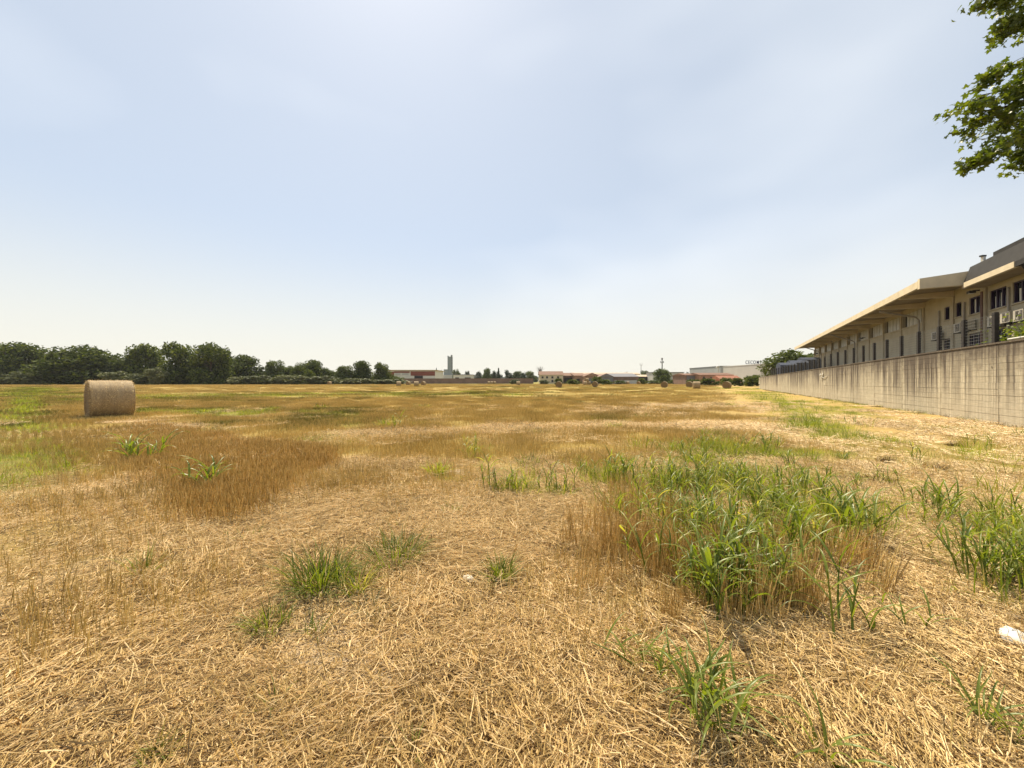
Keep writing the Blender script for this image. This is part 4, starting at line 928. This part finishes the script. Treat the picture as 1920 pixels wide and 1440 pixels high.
wv = em.n('ShaderNodeMath', operation='SINE'); em.l(em.mul(em.mul(rad.outputs['Value'], 75), em.mul(em.noise(5, 3, OC), 9), 'ADD'), wv.inputs[0])
ec = em.ramp(em.noise(45, 4, OC, .7), [(.3, (.13, .08, .035)), (.5, (.24, .16, .08)), (.72, (.36, .26, .14))]); em.color(em.mix(em.rng(wv.outputs[0], -1, 1, 0, .35), ec, (.16, .10, .05)))
em.bump(em.mul(wv.outputs[0], em.noise(45, 4, OC), 'ADD'), .6, .03)
def bale_meshes(r, L, nseg, nring, seed):
    q = random.Random(seed); V = []; Fc = []
    for i in range(nring + 1):
        t = i / nring; x = (t - .5) * L; edge = min(t, 1 - t) * nring; rr = r * (.965 if edge < .5 else .99 if edge < 1.5 else 1)
        for j in range(nseg):
            a = 2 * math.pi * j / nseg; k = rr * (1 + .006 * math.sin(a * 5 + i) + q.gauss(0, .0025) + .007 * math.sin(i * 1.7)); z_ = math.sin(a) * k
            if z_ < -r * .955: z_ = -r * .955
            V.append((x, math.cos(a) * k, z_ + r * .95))
    for i in range(nring):
        for j in range(nseg): Fc.append((i * nseg + j, i * nseg + (j + 1) % nseg, (i + 1) * nseg + (j + 1) % nseg, (i + 1) * nseg + j))
    b = MB(); b.v = V; b.f = Fc; b.mi = [0] * len(Fc); roll = b.mesh('straw_roll', bm.m, smooth=True)
    ends = []
    for sgn in (-1, 1):
        V = []; Fc = []; nr = 7
        for i in range(nr + 1):
            rr = r * .972 * (i / nr); 
            for j in range(nseg):
                a = 2 * math.pi * j / nseg; z_ = max(math.sin(a) * rr, -r * .955); V.append((sgn * (L / 2 - .0 + .035 * (1 - (i / nr) ** 2) + (q.gauss(0, .006) if 0 < i < nr else -.012)), math.cos(a) * rr, z_ + r * .95))
        for i in range(nr):
            for j in range(nseg): Fc.append((i * nseg + j, i * nseg + (j + 1) % nseg, (i + 1) * nseg + (j + 1) % nseg, (i + 1) * nseg + j))
        b = MB(); b.v = V; b.f = Fc; b.mi = [0] * len(Fc); ends.append(b.mesh('end_face', em.m, smooth=True))
    return roll, ends
def fuzz(r, L, n, seed, wd=.006):
    q = random.Random(seed); V = []; Fc = []
    for i in range(n):
        if q.random() < .6: x = q.uniform(-.5, .5) * L; a = q.random() * 6.28; base = Vector((x, math.cos(a) * r * .99, math.sin(a) * r * .99 + r * .95)); nrm = Vector((0, math.cos(a), math.sin(a)))
        else:
            s_ = q.choice((-1, 1)); a = q.random() * 6.28; rr = r * q.uniform(.7, 1); base = Vector((s_ * L / 2, math.cos(a) * rr, math.sin(a) * rr + r * .95)); nrm = Vector((s_, 0, 0))
        if base.z < .02: continue
        dr = (nrm * q.uniform(.05, .5) + Vector((q.gauss(0, 1), q.gauss(0, 1), q.gauss(0, 1))).normalized() * .8).normalized()
        if dr.dot(nrm) < 0: dr = -dr
        tip = base + dr * q.uniform(.03, .11); sd_ = dr.cross(nrm).normalized() * wd * .5; N = len(V)
        V += [tuple(base - sd_), tuple(base + sd_), tuple(tip)]; Fc.append((N, N + 1, N + 2))
    b = MB(); b.v = V; b.f = Fc; b.mi = [0] * len(Fc); return b.mesh('loose_straw_ends', M['straw'], recalc=False)
BR = .765
roll, ends = bale_meshes(BR, 1.22, 72, 18, 1)
x, y = G(206, 787)
y = 15.3; x = atd(206, 15.3)
bb = thing('hay_bale', 'big round straw bale lying alone at the left, closest of all bales', 'hay bale', (x, y, float(gz(x, y)) - .01), math.atan2(.82, .58))
link('straw_roll', roll, bb)
for e_ in ends: link('end_face', e_, bb)
fz = link('loose_straw_ends', fuzz(BR, 1.22, 5200, 2, .007), bb); fz['kind'] = 'stuff'
fr_, fe_ = bale_meshes(.74, 1.22, 32, 8, 4); ffz = fuzz(.74, 1.22, 300, 5, .02)
BG = 'round bales spread over the far field'
for (px, py, dia, ori, lab) in (
    (747.5, 723, 10.5, 80, 'bale seen from the side left of the far group of four'), (765.6, 721.3, 8, 40, 'second from left in the far group of four bales'), (780.6, 724.0, 10.3, 85, 'nearest bale of the far group of four, below the dark gate'), (794, 721.8, 8.6, 35, 'rightmost bale of the far group of four'),
    (916.6, 719.6, 6.0, 75, 'left one of three tiny bales under the dark conifer'), (922, 719.4, 5.6, 70, 'middle one of three tiny bales under the dark conifer'), (927.2, 719.8, 5.8, 60, 'right one of three tiny bales under the dark conifer'),
    (971.8, 721.9, 8.2, 88, 'lone small bale between dark conifer and cream house'), (1048, 726.6, 12.4, 5, 'round bale seen end on before the cream house'), (1115.8, 725.3, 11, 8, 'round bale seen end on before the gabled barns'),
    (1097, 722.3, 7.2, 70, 'front left bale of the stacked pile before the barns'), (1103.8, 721.6, 7.2, 60, 'back right bale of the stacked pile before the barns'), (1177, 720.8, 6, 60, 'tiny bale before the white shed wall'), (1197.3, 720.8, 6, 30, 'tiny bale at the right end of the white shed wall'),
    (1232.6, 720.3, 5.5, 85, 'tiny bale left of the large round tree'), (1245.8, 726.6, 11.8, 8, 'round bale seen end on below the large round tree'), (1256.6, 719.6, 5, 80, 'tiny bale half hidden right of the large round tree'),
    (1293, 726.5, 11.2, 12, 'left bale of the close pair, seen end on'), (1306, 729.6, 13, 84, 'right bale of the close pair, seen from the side'), (1363, 729.4, 13, 14, 'rightmost bale, near the far end of the concrete wall'), (618, 720.6, 7.5, 45, 'bale half lost in the scrub at the left field edge')):
    d_ = 1.41 * F / dia; d_ = max(d_, 0); d_ = .5 * (d_ + EYE * F / (py - HY)); x_ = atd(px, d_)
    phi = math.atan2(-x_, d_) # turn from straight ahead to the line of sight
    o = thing('hay_bale', lab, 'hay bale', (x_, d_, -.02), phi + R(90 - ori), group=BG)
    link('straw_roll', fr_, o)
    for e_ in fe_: link('end_face', e_, o)
    q_ = link('loose_straw_ends', ffz, o); q_['kind'] = 'stuff'
d_ = 150.; o = thing('hay_bale', 'bale lying on top of the stacked pile before the barns', 'hay bale', (atd(1100.3, d_), d_, 1.25), R(20), group=BG)
link('straw_roll', fr_, o)
for e_ in fe_: link('end_face', e_, o)

# ------------------------------------------------------------ weeds that stand out one by one
def put(name, me, px, py, label, cat, group, s=1.0, rz=None, sz=None):
    x, y = G(px, py); o = link(name, me); o.location = (x, y, float(gz(x, y))); o.rotation_euler = (0, 0, random.random() * 6.28 if rz is None else rz); o.scale = (s, s, sz or s)
    return tag(o, label, cat, group)
TG = 'weed tufts standing in the straw'
for (px, py, n, sp_, l0, l1, wd, mat, lab) in (
    (600, 1100, 280, .17, .16, .42, .0075, 'green', 'dense dark green grass tuft left of centre in the straw'), (668, 1108, 90, .08, .15, .34, .007, 'green', 'small grass tuft leaning against the dense dark tuft'),
    (742, 1050, 220, .19, .14, .36, .008, 'green', 'spreading green tuft right of the dense dark tuft'), (938, 1082, 110, .07, .12, .26, .009, 'green', 'compact isolated green tuft in the centre foreground'),
    (505, 1180, 90, .10, .1, .24, .006, 'green', 'sparse dark tuft beside the bare soil patch'), (700, 1150, 60, .11, .08, .2, .005, 'hedge', 'greyish low tuft beside the dense dark tuft'), (590, 1190, 24, .05, .1, .2, .005, 'green', 'thin wispy tuft on the bare soil patch'),
    (1375, 1130, 60, .1, .2, .4, .01, 'green', 'green tuft at the foot of the golden stalks'), (820, 890, 90, .12, .2, .38, .012, 'lime', 'bright green tuft left of the bare track'), (725, 800, 60, .2, .2, .42, .02, 'lime', 'light green tuft in the brown stubble left of centre'),
    (990, 872, 60, .22, .14, .3, .012, 'green', 'low dark tuft above the bare track'), (905, 850, 50, .25, .12, .3, .012, 'lime', 'low yellowish tuft left of the low dark tuft'), (602, 765, 50, .4, .2, .4, .03, 'green', 'far dark green tuft in the left middle field'), (795, 765, 60, .5, .2, .4, .03, 'green', 'far wide dark green tuft near the middle of the field'),
    (1150, 802, 40, .3, .15, .3, .018, 'lime', 'small light tuft in the pale part of the field'), (1203, 784, 40, .35, .2, .35, .02, 'green', 'small dark tuft further right in the pale field'), (1527, 868, 40, .1, .15, .35, .012, 'green', 'upright tuft at the edge of the mown strip'), (1580, 862, 30, .07, .15, .3, .016, 'blade', 'broad leaved dark tuft on the mown strip'),
    (270, 1080, 40, .05, .12, .42, .006, 'green', 'tall thin upright tuft in the left straw'), (1055, 925, 60, .15, .15, .3, .014, 'green', 'arching tuft on the bare track'), (955, 918, 80, .18, .15, .3, .014, 'green', 'dense tuft at the left of the bare track'), (457, 1012, 30, .12, .06, .16, .008, 'green', 'tiny tuft in the pale straw left of centre'),
    (850, 960, 30, .12, .08, .2, .006, 'green', 'wispy tuft below the bare track'), (290, 1425, 40, .04, .05, .12, .006, 'green', 'little tuft at the bottom left edge'), (515, 1330, 14, .02, .08, .18, .005, 'green', 'thin single weed near the bottom left'), (770, 1432, 14, .03, .08, .16, .006, 'green', 'two or three blades at the bottom centre')):
    put('grass_tuft', grass_mesh('grass_tuft', n, sp_, l0, l1, wd, mat, seg=5), px, py, lab, 'grass tuft', TG)
def plant(px, py, label, nst, spread, h, leafL, wd, nl, lean=.3, low=False):
    x, y = G(px, py); o = thing('leafy_weed', label, 'weed', (x, y, float(gz(x, y))), random.random() * 6.28, 'broad leaved weeds')
    st, lv = sorghum_parts(nst, spread, h, leafL * 1.1, wd * .9, nl, lean); st.build('stem', M['blade'], o, smooth=True)
    for V, Fc in lv:
        b = MB(); b.v = V; b.f = Fc; b.mi = [0] * len(Fc); b.build('leaf', M['blade'], o, smooth=True, recalc=False)
random.seed(21)
plant(1305, 1345, 'large weed with long arching leaves in the bottom right foreground', 8, .08, .18, .32, .018, 6, .5)
plant(1215, 1270, 'smaller weed left of and behind the large foreground weed', 4, .07, .22, .20, .013, 5, .6)
plant(1385, 1350, 'flat spreading shoot right of the large foreground weed', 2, .03, .06, .30, .016, 5, .8)
plant(1545, 1432, 'broad striped blades at the bottom edge right of centre', 2, .03, .05, .26, .02, 5, .6)
plant(1635, 1195, 'single upright shoot with curved leaf in the right straw', 1, .01, .24, .26, .02, 4, .4)
plant(1720, 1190, 'pale drooping shoot beside the single curved leaf shoot', 2, .05, .2, .24, .012, 4, .6)
plant(1880, 1400, 'weed clump cut by the bottom right corner', 5, .08, .14, .22, .012, 6, .4)
plant(1320, 1130, 'tall weed with silvery arching leaves left of the golden stalks', 7, .13, .48, .36, .022, 7, .35)
plant(1420, 1115, 'tall weed with silvery arching leaves among the golden stalks', 6, .13, .50, .36, .022, 7, .3)
plant(1500, 1040, 'tallest weed with a long upright leaf in the dense stand', 3, .06, .62, .4, .026, 6, .3)
plant(1600, 1010, 'tall weed with drooping broad leaves at the right of the dense stand', 5, .14, .48, .42, .03, 6, .4)
plant(1190, 985, 'weed with curling leaf tips at the left of the golden stalks', 3, .12, .36, .3, .022, 6, .5)
plant(1490, 1110, 'short bright shoot at the right foot of the golden stalks', 2, .03, .26, .24, .014, 5, .2)
plant(398, 915, 'pale leafy weed in front of the brown stubble at left', 4, .1, .4, .38, .028, 6, .4)
plant(275, 865, 'leafy weed with long side leaves nearest the big bale', 6, .25, .42, .5, .032, 6, .5)
plant(740, 802, 'light weed shoot beside the tuft left of centre', 3, .15, .6, .4, .03, 5, .3)
plant(1850, 1080, 'tall weed at the right edge of the photo', 7, .16, .42, .32, .018, 6, .4)
plant(1760, 975, 'medium weed left of the tall right edge weeds', 5, .18, .4, .34, .016, 6, .4)

# stones and litter
stm = plain('pale_stone', (.62, .57, .48), .15, 12, .8, .4)
def stone(px, py, sx, sy, sz, m, name, label, cat, seed):
    q = random.Random(seed); x, y = G(px, py); b = MB(); nr, ns = 7, 12
    for i in range(nr + 1):
        for j in range(ns):
            a = 2 * math.pi * j / ns; p = math.pi * i / nr; k = 1 + q.gauss(0, .07)
            b.v.append((sx * math.sin(p) * math.cos(a) * k, sy * math.sin(p) * math.sin(a) * k, sz * (math.cos(p) * k * .8 + .35)))
    for i in range(nr):
        for j in range(ns): b.f.append((i * ns + j, i * ns + (j + 1) % ns, (i + 1) * ns + (j + 1) % ns, (i + 1) * ns + j)); b.mi.append(0)
    o = b.build(name, m, smooth=True); o.location = (x, y, float(gz(x, y)) + .012); o.rotation_euler = (0, 0, q.random() * 3); tag(o, label, cat)
stone(878, 1088, .05, .035, .03, stm, 'stone', 'small pale stone lying in the straw near the centre', 'stone', 1)
stone(1900, 1205, .085, .06, .05, white, 'crumpled_paper', 'crumpled white paper lying at the right edge', 'litter', 2)
0 and stone(640, 1222, .055, .04, .014, plain('grey_stone', (.36, .33, .29), .1, 10, .9), 'stone', 'flat grey stone sunk into the bare soil patch', 'stone', 4)
# dark clods of cut turf on the mown strip
M['dead'] = leafy('dead_cuttings', [(.1, (.05, .035, .02)), (.5, (.14, .095, .045)), (.9, (.30, .22, .11))], .1, .8, .1, (1, 1, 1), .2)
for i, (px, py, s_) in enumerate(((1640, 902, .20), (1765, 885, .13), (1660, 868, .10), (1790, 835, .12), (1240, 928, .12))):
    put('cuttings_clump', grass_mesh('cuttings_clump', int(1800 * s_), s_ * 1.1, .06, .17, .009, 'dead', (.2, 1.2), (.1, 1.3), 3), px, py, ('widest dark clump of dead cuttings on the mown strip', 'dark clump of cuttings right of the widest one', 'small dark clump of cuttings above the widest one', 'small dark clump of cuttings nearest the concrete wall', 'dark hollow of dead grass beside the green tufts')[i], 'cuttings', 'clumps of dead cuttings')
wa = rng.uniform(-6, 60, 260) ** 1.0; wd_ = np.abs(rng.normal(.06, .16, 260)) + .06
WP = np.array([wf(a_, d_, 0)[:2] for a_, d_ in zip(wa, wd_)])
do_scatter('wall_foot_weeds', [grass_mesh('wall_weed', 26, .13, .05, .2, .008, m_, seg=3) for m_ in ('green', 'dead', 'hedge', 'dead')], WP[:, 0], WP[:, 1], .6, 1.3, 'scruffy weeds and dead stems along the foot of the concrete wall', 'weeds', .08)

# ------------------------------------------------------------ shrub behind the wall and the overhanging plane tree
o = thing('shrub', 'leafy green shrub growing behind the wall at the right edge', 'shrub', (0, 0, 0))
V = []; Fc = []; rb = random.Random(8)
for i in range(3000):
    a_ = 1.7 + rb.gauss(0, .75) - (0 if rb.random() < .5 else 2.4 * rb.random()); hh = 2.6 + abs(rb.gauss(0, .45)) * (1.0 if a_ < 2.6 else .5); dd = -1.1 + rb.gauss(0, .4)
    c0 = Vector(wf(a_, dd, hh)); N = len(V); t1 = Vector((rb.gauss(0, 1), rb.gauss(0, 1), rb.gauss(0, .8))).normalized(); t2 = t1.cross(Vector((rb.gauss(0, 1), rb.gauss(0, 1), 1))).normalized(); s_ = rb.uniform(.04, .08)
    V += [tuple(c0 - t1 * s_), tuple(c0 + t2 * s_ * .5), tuple(c0 + t1 * s_), tuple(c0 - t2 * s_ * .5)]; Fc.append((N, N + 1, N + 2, N + 3))
b = MB(); b.v = V; b.f = Fc; b.mi = [0] * len(Fc); b.build('foliage', M['green'], o, recalc=False)
b = MB()
for k in range(10): b.tube([wf(1.2 + rb.gauss(0, .6), -1.1, .0), wf(1.2 + rb.gauss(0, .8), -1.1 + rb.gauss(0, .3), 2.0), wf(1.2 + rb.gauss(0, 1.0), -1.1 + rb.gauss(0, .3), 3.0)], [.03, .02, .006], 5)
b.build('stem', M['bark'], o)
pt = MB().tube([wf(.9, -.1, 2.83), wf(-2.6, -.1, 2.87), wf(-9, -.1, 2.93)], .03, 8); tag(pt.build('wall_pipe', plain('pale_pipe', (.6, .58, .52), .05, 3, .5)), 'thin pale pipe lying along the top of the wall at right', 'pipe')

pl = thing('plane_tree', 'tree with lobed leaves hanging in from the top right corner', 'tree', (0, 0, 0))
tk = MB(); tk.tube([(17.2, 9.0, 0), (17.0, 9.1, 2.5), (16.6, 9.2, 5), (16.2, 9.2, 7.5), (15.8, 9.1, 10), (15.3, 9, 12.5)], [.32, .27, .23, .19, .14, .08], 12)
tk.build('trunk', M['bark'], pl, smooth=True)
def P3(px, py, d): return Vector((atd(px, d), d, hgt(py, d)))
limbs = [[Vector((16.6, 9.2, 5)), P3(2060, 190, 9.2), P3(1950, 180, 9.1), P3(1870, 205, 9.0), P3(1800, 215, 8.9)],
         [Vector((16.4, 9.2, 6.2)), P3(2060, 100, 9.6), P3(1960, 110, 9.5), P3(1890, 130, 9.4), P3(1850, 140, 9.3)],
         [Vector((16.6, 9.2, 4.6)), P3(2040, 260, 8.8), P3(1940, 250, 8.6), P3(1880, 270, 8.5), P3(1836, 300, 8.5)],
         [Vector((16.2, 9.2, 7.6)), P3(2040, 20, 9.8), P3(1950, 30, 9.6), P3(1900, 45, 9.5), P3(1872, 48, 9.5)],
         [Vector((16.0, 9.2, 8.5)), P3(2040, -60, 9.8), P3(1950, -30, 9.7), P3(1890, -8, 9.6), P3(1850, -2, 9.6)],
         [Vector((16.6, 9.2, 5.0)), P3(2060, 240, 9.0), P3(1980, 262, 8.9), P3(1920, 285, 8.9), P3(1905, 312, 8.9)],
         [Vector((16.6, 9.2, 4.8)), P3(2060, 200, 9.6), P3(1980, 215, 9.5), P3(1900, 235, 9.4), P3(1850, 225, 9.3)],
         [Vector((16.6, 9.2, 5.6)), P3(2060, 150, 9.2), P3(1980, 150, 9.0), P3(1910, 165, 8.8), P3(1830, 180, 8.8)]]
tw_ = []
lb = MB(); rb = random.Random(15)
for L_ in limbs:
    tk_ = MB().tube(L_, [.09, .055, .035, .02, .006], 7); tk_.build('branch', M['bark'], pl, smooth=True)
    for i in range(1, 5):
        for k in range(5 if i > 1 else 3):
            t = rb.random(); p = L_[i - 1].lerp(L_[i], t); r_ = .36 if i < 4 else .2
            q_ = p + Vector((rb.gauss(-.05, r_), rb.gauss(0, .3), rb.gauss(-.02, r_ * .6))); lb.tube([p, p.lerp(q_, .5) + Vector((0, 0, .04)), q_], [.012, .007, .003], 4); tw_.append((p, q_))
lb.build('twig', M['bark'], pl)
def leafshape():
    b = MB(); pts = [(0, 0)]; 
    prof = [(-2.5, .30), (-2.0, .62), (-1.75, .40), (-1.15, .86), (-.72, .50), (-.35, .72), (0, 1.05), (.35, .72), (.72, .50), (1.15, .86), (1.75, .40), (2.0, .62), (2.5, .30)]
    b.v.append((0, 0, 0))
    for a, r in prof: b.v.append((math.sin(a) * r * .5, math.cos(a) * r * .5, -.06 * abs(math.sin(a)) * r + .02 * math.cos(a * 3)))
    for i in range(1, len(prof)): b.f.append((0, i, i + 1))
    b.mi = [0] * len(b.f); return b
lf = leafshape(); lfm = lf.mesh('leaf', M['plane'], recalc=False)
mass_ = MB(); V0 = [Vector(v) for v in lf.v]; nleaf = 0; allp = []
for (p, q_) in tw_:
    for k in range(46):
        c0 = p.lerp(q_, rb.random() ** .7) + Vector((rb.gauss(0, .10), rb.gauss(0, .12), rb.gauss(-.04, .08))); allp.append(c0)
rb.shuffle(allp)
for c0 in allp:
    s_ = rb.uniform(.13, .24); eu = (rb.gauss(.5, .55), rb.gauss(0, .55), rb.random() * 6.28)
    m4 = Matrix.Translation(c0) @ Matrix.Rotation(eu[2], 4, 'Z') @ Matrix.Rotation(-eu[0], 4, 'X') @ Matrix.Rotation(eu[1], 4, 'Y') @ Matrix.Scale(s_, 4)
    vis = c0.x / c0.y < 1.33 and hgt(0, c0.y) > c0.z
    if vis and nleaf < 300: o_ = link('leaf', lfm, pl); o_.matrix_local = m4; nleaf += 1
    else: mass_.add([tuple(m4 @ v) for v in V0], lf.f)
tag(mass_.build('foliage', M['plane'], pl, recalc=False), kind='stuff')
# upper crown above the frame, so the tree is whole
uc = link('crown', CR['light'][0], pl); uc.location = (16.5, 9.3, 11.8); uc.scale = (6, 6, 7.5)

# ------------------------------------------------------------ summer haze in the air
hzm = bpy.data.materials.new('haze'); hzm.use_nodes = True; t = hzm.node_tree; t.nodes.remove(t.nodes['Principled BSDF'])
pv = t.nodes.new('ShaderNodeVolumePrincipled'); pv.inputs['Color'].default_value = (.9, .93, .97, 1); pv.inputs['Density'].default_value = .00009; pv.inputs['Anisotropy'].default_value = .2
t.links.new(pv.outputs[0], t.nodes['Material Output'].inputs['Volume'])
tag(MB().box(-2450, 2450, -70, 2650, -1.5, 34).build('haze', hzm), 'thin pale summer haze filling the air over the field', kind='stuff')
